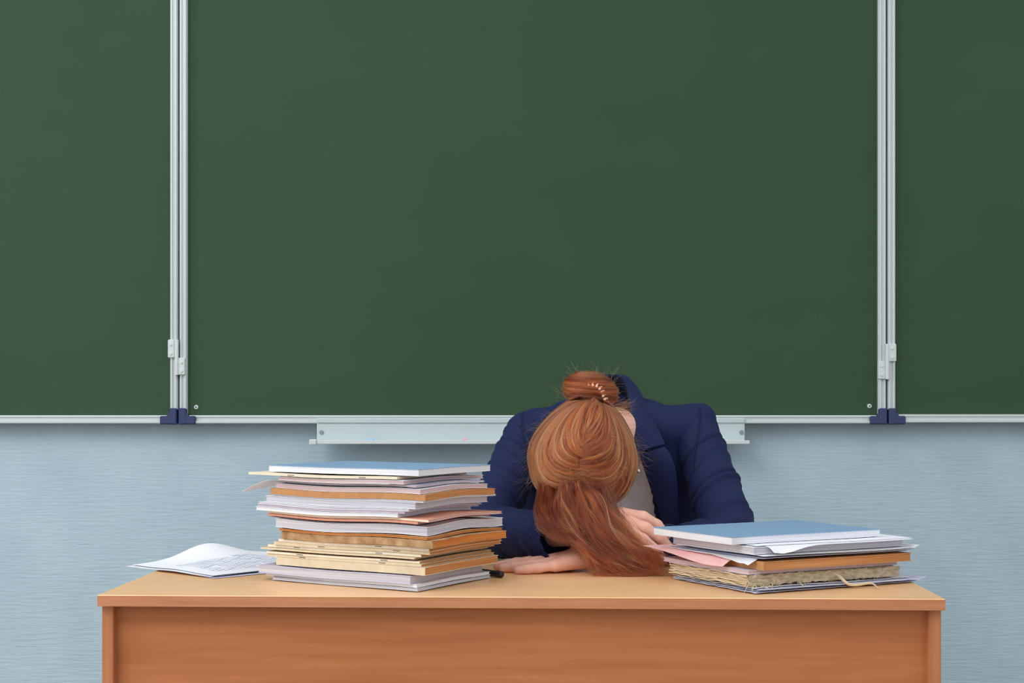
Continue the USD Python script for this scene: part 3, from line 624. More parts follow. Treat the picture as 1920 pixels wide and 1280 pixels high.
B.add(rcone(NB, (0.187, 2.80, 0.93), 0.058, 0.075), 0.03)
B.add(rcone(SHL + [0.02, 0.01, -.012], SHR + [-0.02, 0.01, -.012], 0.028, 0.028), 0.02)
for S_, E_, W_ in ((SHL + [0.01, 0, -.005], ELL, WRL), (SHR + [-0.01, 0, -.005], ELR, WRR)):
    E_ = E_ - [0, 0, .016]; B.add(rcone(S_, E_, 0.025, 0.024), 0.015); B.add(rcone(E_, W_, 0.024, 0.0215), 0.015)
# the hand seen on the right: palm, four fingers over the other forearm, thumb underneath
KN = [P(1166, 963, 2.388), P(1180, 979, 2.366), P(1184, 999, 2.345), P(1180, 1019, 2.328)]
for k in KN: B.add(rcone(WRL, k, 0.019, 0.0105), 0.010)
FG = [[(1206, 969, 2.388), (1232, 984, 2.392), (1250, 1003, 2.392)], [(1210, 990, 2.362), (1238, 1008, 2.362), (1256, 1028, 2.364)],
      [(1206, 1012, 2.340), (1230, 1032, 2.338), (1243, 1050, 2.340)], [(1202, 1032, 2.322), (1220, 1048, 2.318), (1230, 1062, 2.320)]]
for k, pts, r in zip(KN, FG, (0.0098, 0.0104, 0.0098, 0.0086)):
    c = [k] + [P(*q) for q in pts]
    for a, b, r0, r1 in zip(c, c[1:], (r * 1.1, r, r * .92), (r, r * .93, r * .75)): B.add(rcone(a, b, r0, r1), 0.0035)
th0 = WRL + [0.035, 0.018, 0.006]
B.add(rcone(WRL, th0, 0.017, 0.013), 0.012); B.add(rcone(th0, th0 + [0.042, 0.018, -0.012], 0.0115, 0.0095), 0.005); B.add(rcone(th0 + [0.042, 0.018, -0.012], th0 + [0.062, 0.016, -0.028], 0.0095, 0.0075), 0.004)
# the hand seen on the left lies flat on the desk
zt = DESK_Z
KN2 = [A3(0.070, 2.392, zt + .0165), A3(0.066, 2.372, zt + .0165), A3(0.066, 2.352, zt + .0150), A3(0.070, 2.334, zt + .0130)]
for k in KN2: B.add(rcone(WRR, k, 0.0185, 0.0105), 0.010)
FG2 = [[(0.032, 2.398, .0120), (0.008, 2.400, .0098), (-0.012, 2.400, .0080)], [(0.026, 2.372, .0125), (-0.002, 2.374, .0098), (-0.024, 2.374, .0080)],
       [(0.030, 2.348, .0115), (0.003, 2.346, .0092), (-0.016, 2.345, .0076)], [(0.042, 2.326, .0100), (0.023, 2.322, .0085), (0.008, 2.320, .0070)]]
for k, pts, r in zip(KN2, FG2, (0.0095, 0.0100, 0.0093, 0.0080)):
    c = [k] + [A3(q[0], q[1], zt + q[2]) for q in pts]
    for a, b, r0, r1 in zip(c, c[1:], (r * 1.08, r, r * .92), (r, r * .92, r * .75)): B.add(rcone(a, b, r0, r1), 0.0035)
B.add(rcone(WRR + [-.03, .015, -.004], (0.094, 2.412, zt + .0135), 0.013, 0.0105), 0.008); B.add(rcone((0.094, 2.412, zt + .0135), (0.066, 2.426, zt + .0095), 0.0100, 0.0080), 0.004)
B.each(lambda X, D: np.maximum(D, DESK_Z + 0.0006 - X[..., 2]))
body = obj('body', loc(B.mesh(2), WO), M['skin'], who, smooth=True)
del B

# ---- jacket
wn = lambda X, f, sd=0: meshkit.noise(np.ascontiguousarray(X.reshape(-1, 3)) * f + sd).reshape(X.shape[:-1])
def folds(a, b, spec, seed=0):
    "creases across a limb: (place along it 0..1, depth, width, slant vector); each fades in and out round the limb"
    a, b = A3(*a), A3(*b); t = b - a; L = np.linalg.norm(t); t /= L
    def f(X):
        q = X - a; o = 0.0012 * wn(X, 22, seed)
        for n_, (at, dep, wd, sl) in enumerate(spec):
            x = (q @ t) / L - at + q @ A3(*sl) + 0.02 * wn(X, 18, seed + n_)
            am = np.clip(0.55 + 0.9 * wn(X, 11, seed + 7 * n_), 0, 1.2)
            o = o + 1.45 * am * (dep * np.exp(-np.abs(x / wd) ** 1.3) - dep * .75 * np.exp(-((x - 1.7 * wd) / (wd * 1.3)) ** 2) - dep * .35 * np.exp(-((x + 1.8 * wd) / (wd * 1.5)) ** 2))
        return o
    return f
J = Field((-0.13, 2.28, 0.50), (0.47, 3.16, 1.07), 0.004)
torso = [(rcone(SHL + [.012, 0, 0], SHR + [-.012, 0, 0], 0.046, 0.046), .02), (rcone((.046, 2.735, .984), (.352, 2.730, .992), .029, .030), .012), (rcone((.046, 2.775, .978), (.345, 2.770, .985), .03, .03), .02), (rcone((.315, 2.765, .90), (.315, 2.90, .62), .06, .07), .03), (rcone((.06, 2.765, .90), (.06, 2.90, .62), .06, .07), .03), (rcone((.187, 2.82, .94), (.187, 3.0, .60), .105, .125), .04), (rcone((.115, 2.775, .90), (.115, 2.93, .60), .07, .09), .04), (rcone((.262, 2.775, .90), (.262, 2.93, .60), .07, .09), .04),
         (rcone((.11, 2.82, .972), (.265, 2.82, .972), .056, .056), .03), (rcone((.187, 3.0, .62), (.187, 3.03, .52), .14, .15), .04)]
for p, k in torso: J.add(p, k)
Sh = Field(J.lo, J.lo + (J.n - 1) * J.h, J.h); Sh.D = J.D.copy()
# the open front: a wedge between the lapels
def front_open(X, D):
    hw = 0.052 + np.clip(0.97 - X[..., 2], 0, 1) * 0.20
    wedge = np.maximum(np.abs(X[..., 0] - 0.187) - hw, X[..., 1] - 2.78)
    inner = D + 0.012                                              # keep what is deeper than 12 mm
    return np.where(wedge < 0.003, np.maximum(D, np.minimum(-wedge, 10) * 0 + np.where(wedge < 0, inner, D)), D)
neck_hole = rcone(hl(0.01, 0.05, 0.04), NB + [0, .03, 0.01], 0.058, 0.064)
J.add(neck_hole, 0.004, op='s')
J.each(front_open)
J.each(lambda X, D: D + 0.0025 * np.sin(46 * X[..., 0] + 30 * X[..., 2] + 3 * wn(X, 9)) * np.clip((2.80 - X[..., 1]) * 12, 0, 1))
J.each(lambda X, D: np.maximum(D, 0.53 - X[..., 2]))
JM = J.mesh(2); jacket = obj('jacket', loc(JM, WO), M['jacket'], who, smooth=True)
Sh.each(lambda X, D: np.maximum(np.maximum(D + 0.007 + 0.002 * np.sin(60 * X[..., 0] + 22 * X[..., 2]), np.abs(X[..., 0] - 0.187) - 0.062 - np.clip(0.97 - X[..., 2], 0, 1) * 0.22), np.maximum(np.maximum(X[..., 1] - 2.86, X[..., 2] - 0.952), 0.56 - X[..., 2])))
Sh.add(neck_hole, 0.004, op='s')
obj('shirt', loc(Sh.mesh(2), WO), M['shirt'], who, smooth=True)
del Sh, J
def sleeve(S_, E_, C_, rs, re, rc_, f1, f2, cap, seed, fore=0.97):
    Z = Field(np.minimum(np.minimum(S_, E_), C_) - .075, np.maximum(np.maximum(S_, E_), C_) + .075, 0.0028)
    ax = (C_ - E_) / np.linalg.norm(C_ - E_)
    Z.add(rcone(S_, E_, rs, re), 0.01, disp=f1)
    Z.add(cap, 0.012)
    Z.add(rcone(E_ - [0, 0, re * (1 - fore)], C_ + ax * 0.05, re * fore, rc_), 0.012, disp=f2)
    def fin(X, D):
        e = (X - C_) @ ax + 0.006 * np.sin(np.arctan2(X[..., 2] - C_[2], X[..., 0] - C_[0]) * 2 + seed)
        D = D + 0.0022 * (wn(X, 16, seed) ) + 0.0008 * wn(X, 45, seed)
        r = np.linalg.norm(X - C_ - ((X - C_) @ ax)[..., None] * ax, axis=-1)
        hollow = np.maximum(r - (rc_ - 0.0035), -0.045 - (X - C_) @ ax)
        D = np.maximum(D, -hollow); D = np.maximum(D, e)
        return np.maximum(D, DESK_Z + 0.0008 - X[..., 2])
    Z.each(fin)
    return Z.mesh(1)
# arm seen on the right
CR, CL = A3(0.172, 2.385, 0.783), A3(0.082, 2.376, 0.801)
fR = folds(SHR, ELR, [(0.30, 0.0042, 0.022, (2.2, 0, 0)), (0.44, 0.0030, 0.02, (2.6, 0, .5)), (0.66, 0.0055, 0.020, (1.6, 0, 0)), (0.74, 0.0030, 0.018, (1.9, 0, 0)), (0.90, 0.0045, 0.02, (0.9, 0, 0.5)), (0.98, 0.004, 0.02, (0.2, 0, 0.9))], 3)
sl = sleeve(SHR + [0.004, 0, -.004], ELR, CR, 0.044, 0.0495, 0.032, fR, folds(ELR, CR, [(0.06, .005, .025, (0, 0, 2)), (0.15, .004, .02, (0, 0, 2.4)), (0.25, .004, .03, (0, 0, 2)), (0.5, .003, .05, (0, 0, 1))], 5), rcone(SHR + [-.004, .01, .012], SHR + [.010, -.012, .006], 0.033, 0.034), 1.0, 0.76)
SLR = sl; obj('sleeve', loc(sl, WO), M['jacket'], jacket, smooth=True)
# arm seen on the left
fL = folds(SHL, ELL, [(0.18, 0.0045, 0.02, (-2.6, 0, .3)), (0.34, 0.0050, 0.022, (-2.0, 0, 0)), (0.47, 0.0030, 0.02, (-2.2, 0, 0)), (0.62, 0.0045, 0.022, (-1.4, 0, 0)), (0.80, 0.004, 0.025, (-1.0, 0, 0))], 9)
sl = sleeve(SHL + [-0.004, 0, -.004], ELL, CL, 0.045, 0.047, 0.0415, fL, folds(ELL, CL, [(0.12, .005, .03, (0, 0, 2)), (0.35, .003, .04, (0, 0, 2.6)), (0.7, .002, .04, (0, 0, 1.5))], 12), rcone(SHL + [.006, .01, .008], SHL + [-.008, -.012, .002], 0.034, 0.036), 2.3)
SLL = sl; obj('sleeve', loc(sl, WO), M['jacket'], jacket, smooth=True)

# armhole seams, laid on the cloth
def seam_on(meshes, pts, n=26, lift=0.0006):
    V = np.vstack([m.vertices for m in meshes]); sx, sy = 960 + V[:, 0] / V[:, 1] * F, HZ - (V[:, 2] - EYE) / V[:, 1] * F
    out = []
    for x, y, _ in smoothpath([(a, b, 0) for a, b in pts], n):
        k = np.where((sx - x) ** 2 + (sy - y) ** 2 < 36)[0]
        if len(k): Y = np.sort(V[k, 1])[:3].mean() - lift; out.append(P(x, y, Y))
    return tubem(smoothpath(out, n), 0.0009, 6)
obj('seam', loc(seam_on([JM, SLR], [(1311, 762), (1312, 785), (1308, 815), (1302, 850), (1300, 880)]), WO), M['shaded_lining_seam'], jacket, smooth=True)
obj('seam', loc(seam_on([JM, SLL], [(981, 771), (978, 800), (982, 825), (990, 850)]), WO), M['shaded_lining_seam'], jacket, smooth=True)
# ---- collar and lapels: a band from the neck seam over the fold to the outer edge
def loft(curves, n, thick, sub=5):
    R = [smoothpath(c, n) for c in curves]
    from scipy.interpolate import CubicSpline
    k = len(R); G = CubicSpline(np.arange(k), np.stack(R, 0))(np.linspace(0, k - 1, (k - 1) * sub + 1)) if k > 2 else np.linspace(R[0], R[1], sub + 1)
    G = np.swapaxes(G, 0, 1)
    du, dv = np.gradient(G, axis=0), np.gradient(G, axis=1)
    nn = np.cross(du, dv); nn /= np.linalg.norm(nn, axis=2, keepdims=True) + 1e-12
    nu, nv = G.shape[:2]; lo, hi = (G - nn * thick / 2).reshape(-1, 3), (G + nn * thick / 2).reshape(-1, 3)
    m = sheet_mesh(G, thick) if False else None
    i, j = np.meshgrid(np.arange(nu - 1), np.arange(nv - 1), indexing='ij'); q = (i * nv + j).ravel(); N = nu * nv
    quad = np.stack([q, q + nv, q + nv + 1, q + 1], 1)
    ring = np.r_[np.arange(nu) * nv, (nu - 1) * nv + np.arange(1, nv), (nu - 2 - np.arange(nu - 1)) * nv + nv - 1, nv - 2 - np.arange(nv - 2)]
    r2 = np.roll(ring, -1)
    f = np.vstack([quad + N, quad[:, ::-1], np.stack([ring, ring + N, r2 + N, r2], 1)])
    m = trimesh.Trimesh(np.vstack([lo, hi]), np.vstack([f[:, [0, 1, 2]], f[:, [0, 2, 3]]]), process=False)
    if m.volume < 0: m.invert()
    return m
mx = lambda c: [A3(2 * 0.187 - p[0], p[1], p[2]) for p in c][::-1]
fold_r = [P(1160, 705, 2.770), P(1174, 722, 2.735), P(1181, 758, 2.695), P(1186, 800, 2.652), P(1198, 850, 2.618)]
outer_r = [P(1172, 708, 2.800), P(1195, 728, 2.775), P(1212, 760, 2.725), P(1230, 798, 2.675), P(1246, 834, 2.628)]
seam_r = [P(1150, 782, 2.83), P(1176, 784, 2.825), P(1196, 796, 2.785), P(1202, 820, 2.735), P(1206, 852, 2.690)]
full = lambda c, mid: mx(c) + [mid] + c
fold_c = full(fold_r, P(1148, 704, 2.785)); outer_c = full(outer_r, P(1148, 712, 2.815)); seam_c = full(seam_r, P(1146, 782, 2.832))
mid_c = [0.5 * (a + b) + A3(0, 0.012, 0) for a, b in zip(seam_c, fold_c)]; mid_o = [0.5 * (a + b) + A3(0, -0.006, 0.003) for a, b in zip(outer_c, fold_c)]
col = obj('collar', loc(loft([fold_c, mid_o, outer_c], 60, 0.0035, 6), WO), M['jacket'], jacket, smooth=60)
tag(obj('collar_stand', loc(loft([seam_c, mid_c, fold_c], 60, 0.0030, 6), WO), M['shaded_lining_seam'], jacket, smooth=60), 'inner side of the raised collar, navy darkened to paint in its shade')
lap_in = [P(1198, 850, 2.618), P(1209, 882, 2.626), P(1224, 925, 2.640), P(1241, 972, 2.650), P(1262, 1030, 2.665)]
lap_out = [P(1246, 838, 2.626), P(1263, 868, 2.620), P(1270, 915, 2.630), P(1272, 972, 2.643), P(1270, 1030, 2.660)]
lap_mid = [0.5 * (a + b) + A3(0, -0.006, 0.0) for a, b in zip(lap_in, lap_out)]
obj('lapel', loc(loft([lap_in, lap_mid, lap_out], 40, 0.0032), WO), M['jacket'], jacket, smooth=60)
obj('lapel', loc(loft([mx(lap_in), mx(lap_mid), mx(lap_out)], 40, 0.0032), WO), M['jacket'], jacket, smooth=60)

# ---- hair
HA = A3(0.0825, 0.118, 0.099)                                        # half sizes of the hair-covered head
def on_head(d, off=0.0):
    d = d / np.linalg.norm(d, axis=-1, keepdims=True)
    q = d * (HA + off[..., None] if np.ndim(off) else d * 0 + HA + off)
    q = q * np.stack([(1 - 0.23 * np.clip(d[..., 2], 0, 1) ** 1.1) * np.where(d[..., 0] < 0, 1.09, 1.0), np.ones_like(d[..., 0]), np.ones_like(d[..., 0])], -1)
    return HC + q @ ROLL.T
def sph(az, el):
    "azimuth from the lens to the picture's right, elevation up in the picture -> direction in the head frame"
    return np.stack([np.sin(az) * np.cos(el), -np.cos(az) * np.cos(el), np.sin(el)], -1)
R_ = np.random.default_rng(21)
capm = trimesh.creation.icosphere(4); cv = capm.vertices.copy()
keep = (cv[:, 1] < 0.42 + 0.75 * np.clip(cv[:, 2], -.4, 1)) & ~((cv[:, 2] < -0.62) & (cv[:, 1] > -0.45))
capm.vertices = on_head(cv, -0.006)
capm.update_faces(keep[capm.faces].all(1)); capm.remove_unreferenced_vertices()
hair = obj('hair', loc(capm, WO), M['hair_base'], who, smooth=True)

def curves(name, strands, w, m, parent, label=None, taper=0.3):
    "strands: (n, k, 3) points"
    n, k = strands.shape[:2]
    c = UsdGeom.BasisCurves.Define(stage, path(name, parent))
    c.CreateTypeAttr('linear'); c.CreateWrapAttr('nonperiodic')
    c.CreatePointsAttr(Vt.Vec3fArray.FromNumpy((strands - WO).reshape(-1, 3).astype(np.float32)))
    c.CreateCurveVertexCountsAttr(Vt.IntArray.FromNumpy(np.full(n, k, np.int32)))
    tw = np.clip(np.minimum(1.0, (1 - np.linspace(0, 1, k)) * 3 + taper), 0, 1)
    ww = (np.broadcast_to(np.asarray(w), (n,))[:, None] * tw[None]).astype(np.float32)
    c.CreateWidthsAttr(Vt.FloatArray.FromNumpy(ww.ravel())); c.SetWidthsInterpolation('vertex')
    UsdShade.MaterialBindingAPI.Apply(c.GetPrim()).Bind(m)
    tag(c, label, kind='stuff')
    return c
def scalp_strands(n, k, jitter, seed, nsub=420, hi=1.0, depth=0.0, par=4):
    r, rp = np.random.default_rng(seed), np.random.default_rng(par)
    # parent locks give the flow: root on the parting or along the hairline, which side, how far it swings out
    # nested, never crossing: the lower on the parting a lock starts, the wider it swings round the side of the head
    kind = r.random(nsub) < 0.72; side = np.where(r.random(nsub) < 0.5, -1.0, 1.0); q = r.random(nsub); u = r.random(nsub) ** 1.1; js = lambda s_: r.normal(0, s_, nsub)
    el0 = np.where(kind, np.radians(-38 + 66 * u), np.radians(-42 - 20 * q)) + js(.012)
    az0 = np.where(kind, np.radians(-7), side * np.radians(12 + 90 * q)) + js(.02)
    elm = np.where(kind, el0 - np.radians(9 * (1 - u)) + np.radians(26 * u), np.radians(-30 + 10 * q)) + js(.05)
    azm = np.where(kind, side * np.radians(4 + 95 * (1 - u) ** 1.3), side * np.radians(70 + 62 * q)) + js(.045)
    azm = np.where(azm > 0, azm * 0.86, azm)
    ph_ = np.sin(el0 * 14 + azm * 9 + 1) * .5 + np.sin(azm * 17 + 2) * .5
    offs = (0.0018 * ph_ + r.uniform(-.0016, .0022, nsub)) * hi
    wavs = r.uniform(0, 6, nsub)
    lock = r.integers(0, nsub, n); jl = lambda s_: r.normal(0, s_, n)
    el0, az0, elm, azm = el0[lock] + jl(.012), az0[lock] + jl(.012), elm[lock] + jl(.014), azm[lock] + jl(.014)
    d0, dm = sph(az0, el0), sph(azm, elm) * 1.25
    d1 = sph(np.clip(azm * 0.30, -.75, .75) + jl(.02), np.radians(76) - 0.10 * np.abs(azm) + jl(.012))
    t = np.linspace(0, 1, k)[None, :, None]
    D = (1 - t) ** 2 * d0[:, None] + 2 * t * (1 - t) * dm[:, None] + t ** 2 * d1[:, None]
    offl = offs[lock] + jl(0.0005) + depth
    tt_ = np.linspace(0, 1, k)[None]; wav = wavs[lock][:, None]
    off = offl[:, None] * np.sin(np.pi * np.clip(tt_ * 1.05 + .05, 0, 1)) + 0.0010 * np.sin(tt_ * 9 + wav) + 0.004 * np.clip(tt_ * 4 + .35, 0, 1) * np.clip(1.3 - tt_, 0, 1)
    X = on_head(D, off)
    X = X + (0.0018 * np.sin(tt_ * 8 + wav) * np.sin(np.pi * tt_))[..., None] * ROLL[:, 0]
    bun0 = P(1098, 764, 2.475)                                    # near the bun they gather
    wgt = np.clip((tt_ - 0.86) / 0.14, 0, 1)[..., None] ** 1.5
    X = X * (1 - wgt * .35) + bun0 * wgt * .35
    return X + r.normal(0, jitter, (n, 1, 3)) + np.cumsum(r.normal(0, jitter * .12, X.shape), axis=1)
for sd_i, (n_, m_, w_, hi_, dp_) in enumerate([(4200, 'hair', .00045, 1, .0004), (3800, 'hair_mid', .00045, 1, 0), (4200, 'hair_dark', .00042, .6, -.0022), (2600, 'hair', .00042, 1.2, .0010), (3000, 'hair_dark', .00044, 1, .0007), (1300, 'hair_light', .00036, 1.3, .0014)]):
    curves('combed_hair', scalp_strands(n_, 16, 0.0003, 50 + sd_i, nsub=n_ // 11, hi=hi_, depth=dp_), w_, M[m_], hair)

# the back of the head, combed from the nape up into the bun
def nape_strands(n, k, seed):
    r = np.random.default_rng(seed); nl = n // 12; l = r.integers(0, nl, n); j = lambda s_: r.normal(0, s_, n)
    az = np.radians(r.uniform(72, 288, nl))[l] + j(.012); el = np.radians(r.uniform(-4, 46, nl))[l] + j(.012)
    d0, d1 = sph(az, el), sph(np.radians(180) + .55 * (az - np.radians(180)), np.radians(70) + 0 * az + j(.03)); t = np.linspace(0, 1, k)[None, :, None]
    D = (1 - t) * d0[:, None] + t * d1[:, None]
    X = on_head(D, 0.002 + r.uniform(-.0015, .002, nl)[l][:, None] * np.sin(np.pi * t[..., 0])); w_ = np.clip((t - .7) / .3, 0, 1)
    return X * (1 - .4 * w_) + P(1104, 745, 2.54) * .4 * w_
curves('nape_hair', nape_strands(4200, 14, 71), 0.00045, M['hair_mid'], hair)
curves('nape_hair', nape_strands(2200, 14, 72), 0.00045, M['hair_dark'], hair)
# hair hanging from the brow over the arms onto the desk
def fall(paths, n, k, clump, seed, wig=0.0012, radius=0.010, wave=0.0):
    "paths: list of control polylines (locks); strands scatter around each and gather at the tip"
    r = np.random.default_rng(seed); out = []
    for c in paths:
        base = smoothpath(c, k); t = np.linspace(0, 1, k)
        a_, b_ = r.uniform(0, 6.28, 2); fq = r.uniform(5, 10)
        base = base + np.stack([np.sin(t * fq + a_), .5 * np.sin(t * fq * .8 + b_), .6 * np.cos(t * fq + b_)], 1) * (wave * t * (1.2 - .5 * t))[:, None]
        rad, cl = radius * r.uniform(.5, 1.35), clump * r.uniform(.5, 1.2)
        for _ in range(n):
            o = r.normal(0, 1, 3) * A3(1, .6, .8) * rad
            w_ = (0.25 + 0.75 * np.sin(np.pi * np.clip(t * .92 + .04, 0, 1))) * np.clip(1 - cl * t ** 1.6, .12, 1)
            e = np.cumsum(r.normal(0, wig * .35, (k, 3)), axis=0); e *= t[:, None]
            ph = r.uniform(0, 6.28); e = e + np.stack([np.sin(t * 7 + ph), 0 * t, np.cos(t * 6 + ph)], 1) * wig * t[:, None]
            X = base + o[None] * w_[:, None] + e
            L = r.uniform(0.66, 1.0); s_ = np.linspace(0, L, k)
            out.append(np.stack([np.interp(s_, t, X[:, q]) for q in range(3)], 1))
    X = np.array(out); X[..., 2] = np.maximum(X[..., 2], DESK_Z + 0.0012 + R_.uniform(0, .003, X.shape[:2]))
    return X
def brow_locks(n, seed, back=0.0):
    r = np.random.default_rng(seed); L = []
    for i in range(n):
        q = r.random()
        x0, y0 = 1066 + 22 * q + r.normal(0, 4), 900 + r.normal(0, 11)
        xa, ya = 1054 + 72 * q + r.normal(0, 7), 950 - 14 * q + r.normal(0, 9)
        xb, yb = 1078 + 88 * q + r.normal(0, 9), 1006 - 10 * q + r.normal(0, 8)
        xc, yc = 1112 + 112 * q + r.normal(0, 10), 1052 - 10 * q + r.normal(0, 7)
        xd, yd = 1166 + 88 * q + r.normal(0, 18), 1082 - 8 * q + r.normal(0, 4)
        dz = r.uniform(-.014, .010) + back
        L.append([P(x0, y0, 2.372), P(xa, ya, 2.350 + dz * .6), P(xb, yb, 2.322 + dz), P(xc, yc, 2.302 + dz * .7), P(xd, yd, 2.288 + dz * .4)])
    return L
curves('fringe', fall(brow_locks(40, 60, .014), 46, 18, 0.3, 12, radius=0.008, wave=.005), 0.00040, M['hair_dark'], hair)  # mostly dark strand colours: the weaker light down here is painted in
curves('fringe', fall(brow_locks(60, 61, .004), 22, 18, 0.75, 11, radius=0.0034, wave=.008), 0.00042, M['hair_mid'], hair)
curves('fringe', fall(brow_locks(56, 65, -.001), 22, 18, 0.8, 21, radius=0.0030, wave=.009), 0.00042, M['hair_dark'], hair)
curves('fringe', fall(brow_locks(34, 62), 16, 18, 0.9, 18, radius=0.0026, wave=.010), 0.00042, M['hair'], hair)
curves('fringe', fall(brow_locks(12, 63, -.004), 9, 18, 0.9, 13, radius=0.002, wig=.002, wave=.013), 0.00034, M['hair_light'], hair)

# locks from the temple seen on the left, turning under
def temple(n, seed):
    r = np.random.default_rng(seed); L = []
    for i in range(n):
        q = i / (n - 1)
        x0, y0 = 1004 + 46 * q + r.normal(0, 4), 885 + 30 * q + r.normal(0, 8)
        L.append([P(x0, y0, 2.425 - .03 * q), P(1007 + 44 * q + r.normal(0, 4), 940 + r.normal(0, 6), 2.390 - .03 * q), P(1014 + 42 * q + r.normal(0, 4), 976 + r.normal(0, 5), 2.338 - .01 * q), P(1038 + 36 * q + r.normal(0, 5), 999 + r.normal(0, 4), 2.322 - .01 * q), P(1080 + 30 * q + r.normal(0, 6), 1004 + r.normal(0, 4), 2.318)])
    return L
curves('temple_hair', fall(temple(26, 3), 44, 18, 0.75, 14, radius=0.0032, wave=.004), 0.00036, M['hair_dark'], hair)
curves('temple_hair', fall(temple(16, 4), 18, 18, 0.85, 15, radius=0.0022, wave=.006), 0.00036, M['hair'], hair)
# sweep from the brow to the right temple, over the cheek
def cheek(n, seed):
    r = np.random.default_rng(seed); L = []
    for i in range(n):
        q = i / (n - 1)
        L.append([P(1092 + r.normal(0, 6), 905 + 14 * q, 2.365), P(1126 + r.normal(0, 6), 925 + 18 * q, 2.360), P(1142 + 12 * q, 955 + 14 * q, 2.365), P(1152 + 12 * q, 988 + 12 * q, 2.345), P(1180 + 16 * q, 1032 + 8 * q, 2.312)])
    return L
curves('cheek_hair', fall(cheek(22, 9), 40, 16, 0.5, 16, radius=0.006, wave=.005), 0.00036, M['hair_dark'], hair)  # dark strand colour paints the shadow beside the fringe
curves('cheek_hair', fall(cheek(8, 10), 16, 16, 0.7, 17, radius=0.0026, wave=.006), 0.00034, M['hair_mid'], hair)

# bun: coils wound round a core
BC = P(1106, 731, 2.535); BA = A3(0.043, 0.040, 0.029)
core = trimesh.creation.icosphere(4); core.vertices = BC + (core.vertices * BA * 0.88) @ ROLL.T
bun = obj('bun', loc(core, WO), M['hair_base'], who, smooth=True); tag(bun, 'messy bun of red hair on the back of the head')
def bun_strands(n, k, seed, j):
    r = np.random.default_rng(seed)
    nl = 150; lock = r.integers(0, nl, n); z0 = r.uniform(-0.85, 0.9, nl)[lock] + r.normal(0, .03, n); tl = r.uniform(-.28, .34, nl)[lock]; a0 = r.uniform(0, 6.28, nl)[lock] + r.normal(0, .2, n); hump = r.uniform(-.12, .14, nl)[lock][:, None, None]
    t = np.linspace(0, 1, k)[None]; a = a0[:, None] + t * 3.0
    z = np.clip(z0[:, None] + tl[:, None] * np.sin(a) + .25 * (t - .5), -.97, .97); rr = np.sqrt(1 - z ** 2) * (1 + r.normal(0, .03, nl)[lock][:, None])
    X = np.stack([rr * np.cos(a), rr * np.sin(a), z], -1) * (1 + hump)
    return BC + (X * BA) @ ROLL.T + np.cumsum(r.normal(0, j, X.shape), axis=1)
curves('bun_strand', bun_strands(2200, 16, 31, .0003), 0.00042, M['hair'], bun)
curves('bun_strand', bun_strands(1500, 16, 32, .0003), 0.00040, M['hair_dark'], bun)
curves('bun_strand', bun_strands(1500, 16, 34, .0003), 0.00040, M['hair_mid'], bun)
curves('bun_strand', bun_strands(500, 16, 33, .0006), 0.00026, M['hair_light'], bun)
def wisps(roots, dirs, n, k, ln, seed, curl=0.02):
    r = np.random.default_rng(seed); out = []
    for _ in range(n):
        i = r.integers(len(roots)); p = roots[i] + r.normal(0, .006, 3); d = dirs[i] + r.normal(0, .35, 3); d /= np.linalg.norm(d); L = r.uniform(.35, 1) * ln; q = [p]
        c_ = r.normal(0, curl * 8, 3)
        for _ in range(k - 1): d = d + c_ / k * 2.2 + r.normal(0, .06, 3); d /= np.linalg.norm(d); q.append(q[-1] + d * L / k)
        out.append(q)
    return np.array(out)
wr = [P(1120, 712, 2.52), P(1140, 715, 2.53), P(1064, 745, 2.52), P(1080, 708, 2.52), P(1135, 735, 2.52)]; wd_ = [A3(.0, 0, 1), A3(.7, 0, .9), A3(-.8, 0, .25), A3(-.5, 0, .5), A3(.8, 0, .5)]
curves('loose_wisp', wisps(wr, wd_, 80, 12, 0.05, 41, .03), 0.00020, M['hair_light'], bun)
curves('loose_wisp', wisps([P(1150, 765, 2.53), P(1160, 768, 2.54)], [A3(1, .1, .1), A3(1, .1, .25)], 130, 12, 0.04, 42, .01), 0.00024, M['hair'], bun)
# flyaways round the head
ra = np.random.default_rng(44); fr0, fd0 = [], []
for _ in range(60):
    sd = -1 if ra.random() < .6 else 1; d = sph(np.array(sd * ra.uniform(1.2, 1.75)), np.array(ra.uniform(-.7, .6))); fr0.append(on_head(d, 0.002)); fd0.append(ROLL @ (d * A3(.6, .2, .2) + A3(0, -.2, -.6)))
curves('flyaway', wisps(fr0, fd0, 260, 14, 0.05, 45, .03), 0.00016, M['hair_light'], hair)
fr1, fd1 = [], []
for _ in range(60):
    d = sph(np.array(ra.uniform(-1.0, 1.0)), np.array(ra.uniform(-.5, .6))); fr1.append(on_head(d, 0.004)); fd1.append(ROLL @ (d * .35 + A3(ra.normal(0, .6), 0, -.5)))
curves('flyaway', wisps(fr1, fd1, 300, 12, 0.04, 46, .02), 0.00018, M['hair_light'], hair)
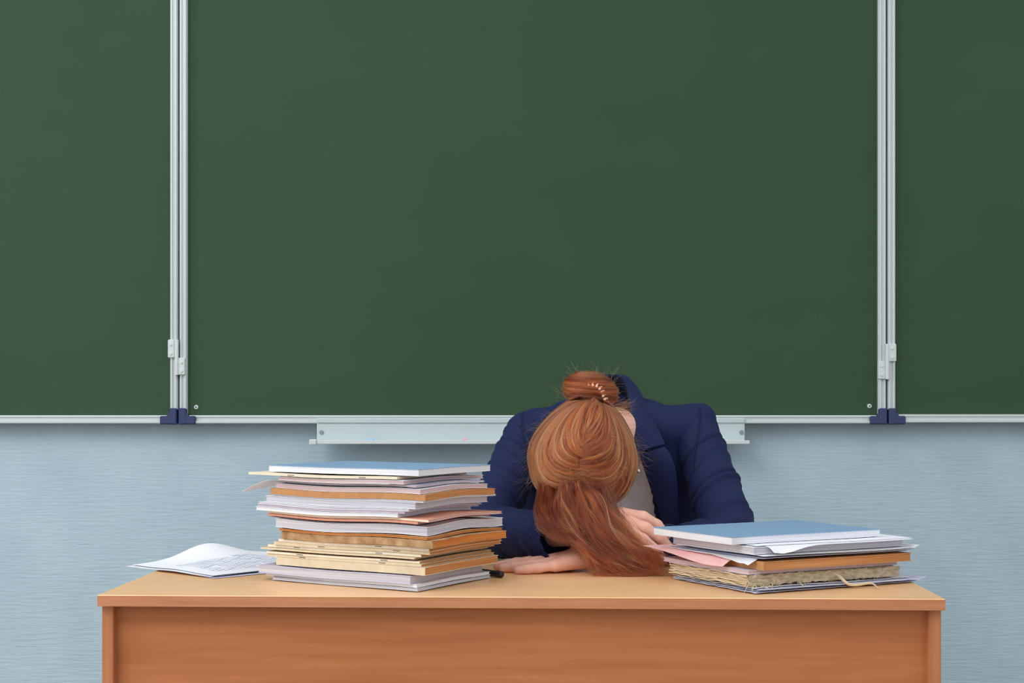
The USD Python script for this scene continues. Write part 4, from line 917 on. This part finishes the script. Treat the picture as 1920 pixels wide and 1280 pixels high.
# beaded hair tie
arc = smoothpath([P(1101, 721, 2.500), P(1114, 721, 2.497), P(1125, 727, 2.497), P(1131, 738, 2.498), P(1136, 750, 2.502), P(1136, 760, 2.51)], 120)
tg = np.gradient(arc, axis=0); tg /= np.linalg.norm(tg, axis=1, keepdims=True); up_ = A3(0, -1, 0); sd_ = np.cross(tg, up_); sd_ /= np.linalg.norm(sd_, axis=1, keepdims=True)
aa = np.linspace(0, 8.5 * 2 * np.pi, 120)[:, None]
tie = tubem(arc + 0.0036 * (np.cos(aa) * sd_ + np.sin(aa) * up_), 0.0014, 8)
beads = []
for i in range(6, 120, 14):
    b_ = trimesh.creation.icosphere(2, 0.0026); b_.apply_translation(arc[i] + up_ * .004 + sd_[i] * .002 * (-1) ** i); beads.append(b_)
ht = obj('hair_tie', loc(tie, WO), M['bead'], who, smooth=True); tag(ht, 'pale coiled hair tie around the bun')
for b_ in beads: obj('bead', loc(b_, WO), M['bead'], ht, smooth=True)
eb = trimesh.creation.icosphere(3, 0.0042); eb.apply_translation(P(1196.5, 883, 2.468))
tag(obj('earring', loc(eb, WO), M['silver'], who, smooth=True), 'small round silver earring')

# ---- the lower body on a chair, behind the desk's panel
Lg = Field((0.0, 2.38, 0.05), (0.38, 3.22, 0.66), 0.006)
Lg.add(rcone((.187, 3.02, .585), (.187, 3.03, .62), .122, .12), .03)
for sx in (-1, 1):
    x = .187 + sx * .085
    Lg.add(rcone((x, 3.02, .540), (x + sx * .03, 2.62, .540), .080, .062), .02); Lg.add(rcone((x + sx * .03, 2.62, .540), (x + sx * .035, 2.68, .11), .060, .040), .02)
obj('trousers', loc(Lg.mesh(2), WO), M['trouser'], who, smooth=True)
for sx in (-1, 1):
    x = .187 + sx * .12
    Fo = Field((x - .07, 2.42, -.004), (x + .07, 2.78, .16), 0.005)
    Fo.add(rcone((x, 2.69, .06), (x, 2.69, .12), .042, .036), .02); Fo.add(rcone((x, 2.69, .045), (x + sx * .01, 2.51, .03), .042, .034), .02)
    Fo.each(lambda X, D: np.maximum(D, 0.001 - X[..., 2]))
    obj('shoe', loc(Fo.mesh(1), WO), M['shoe'], who, smooth=True)
ch = thing('chair', 'plain wooden chair with a metal frame under the seated person', 'chair', (.187, 3.0, 0))
CO = A3(.187, 3.0, 0)
obj('seat', loc(box(-.013, .387, 2.78, 3.18, .425, .449, .005), CO), M['wood_side'], ch)
obj('backrest', loc(box(.0, .374, 3.225, 3.243, .62, .84, .006), CO), M['wood_side'], ch)
for x in (.005, .369):
    obj('leg', loc(tubem([A3(x, 2.80, .43), A3(x, 2.79, .0)], .011, 10), CO), M['chair_frame'], ch)
    obj('leg', loc(tubem([A3(x, 3.24, .84), A3(x, 3.20, .43), A3(x, 3.22, 0)], .011, 10), CO), M['chair_frame'], ch)
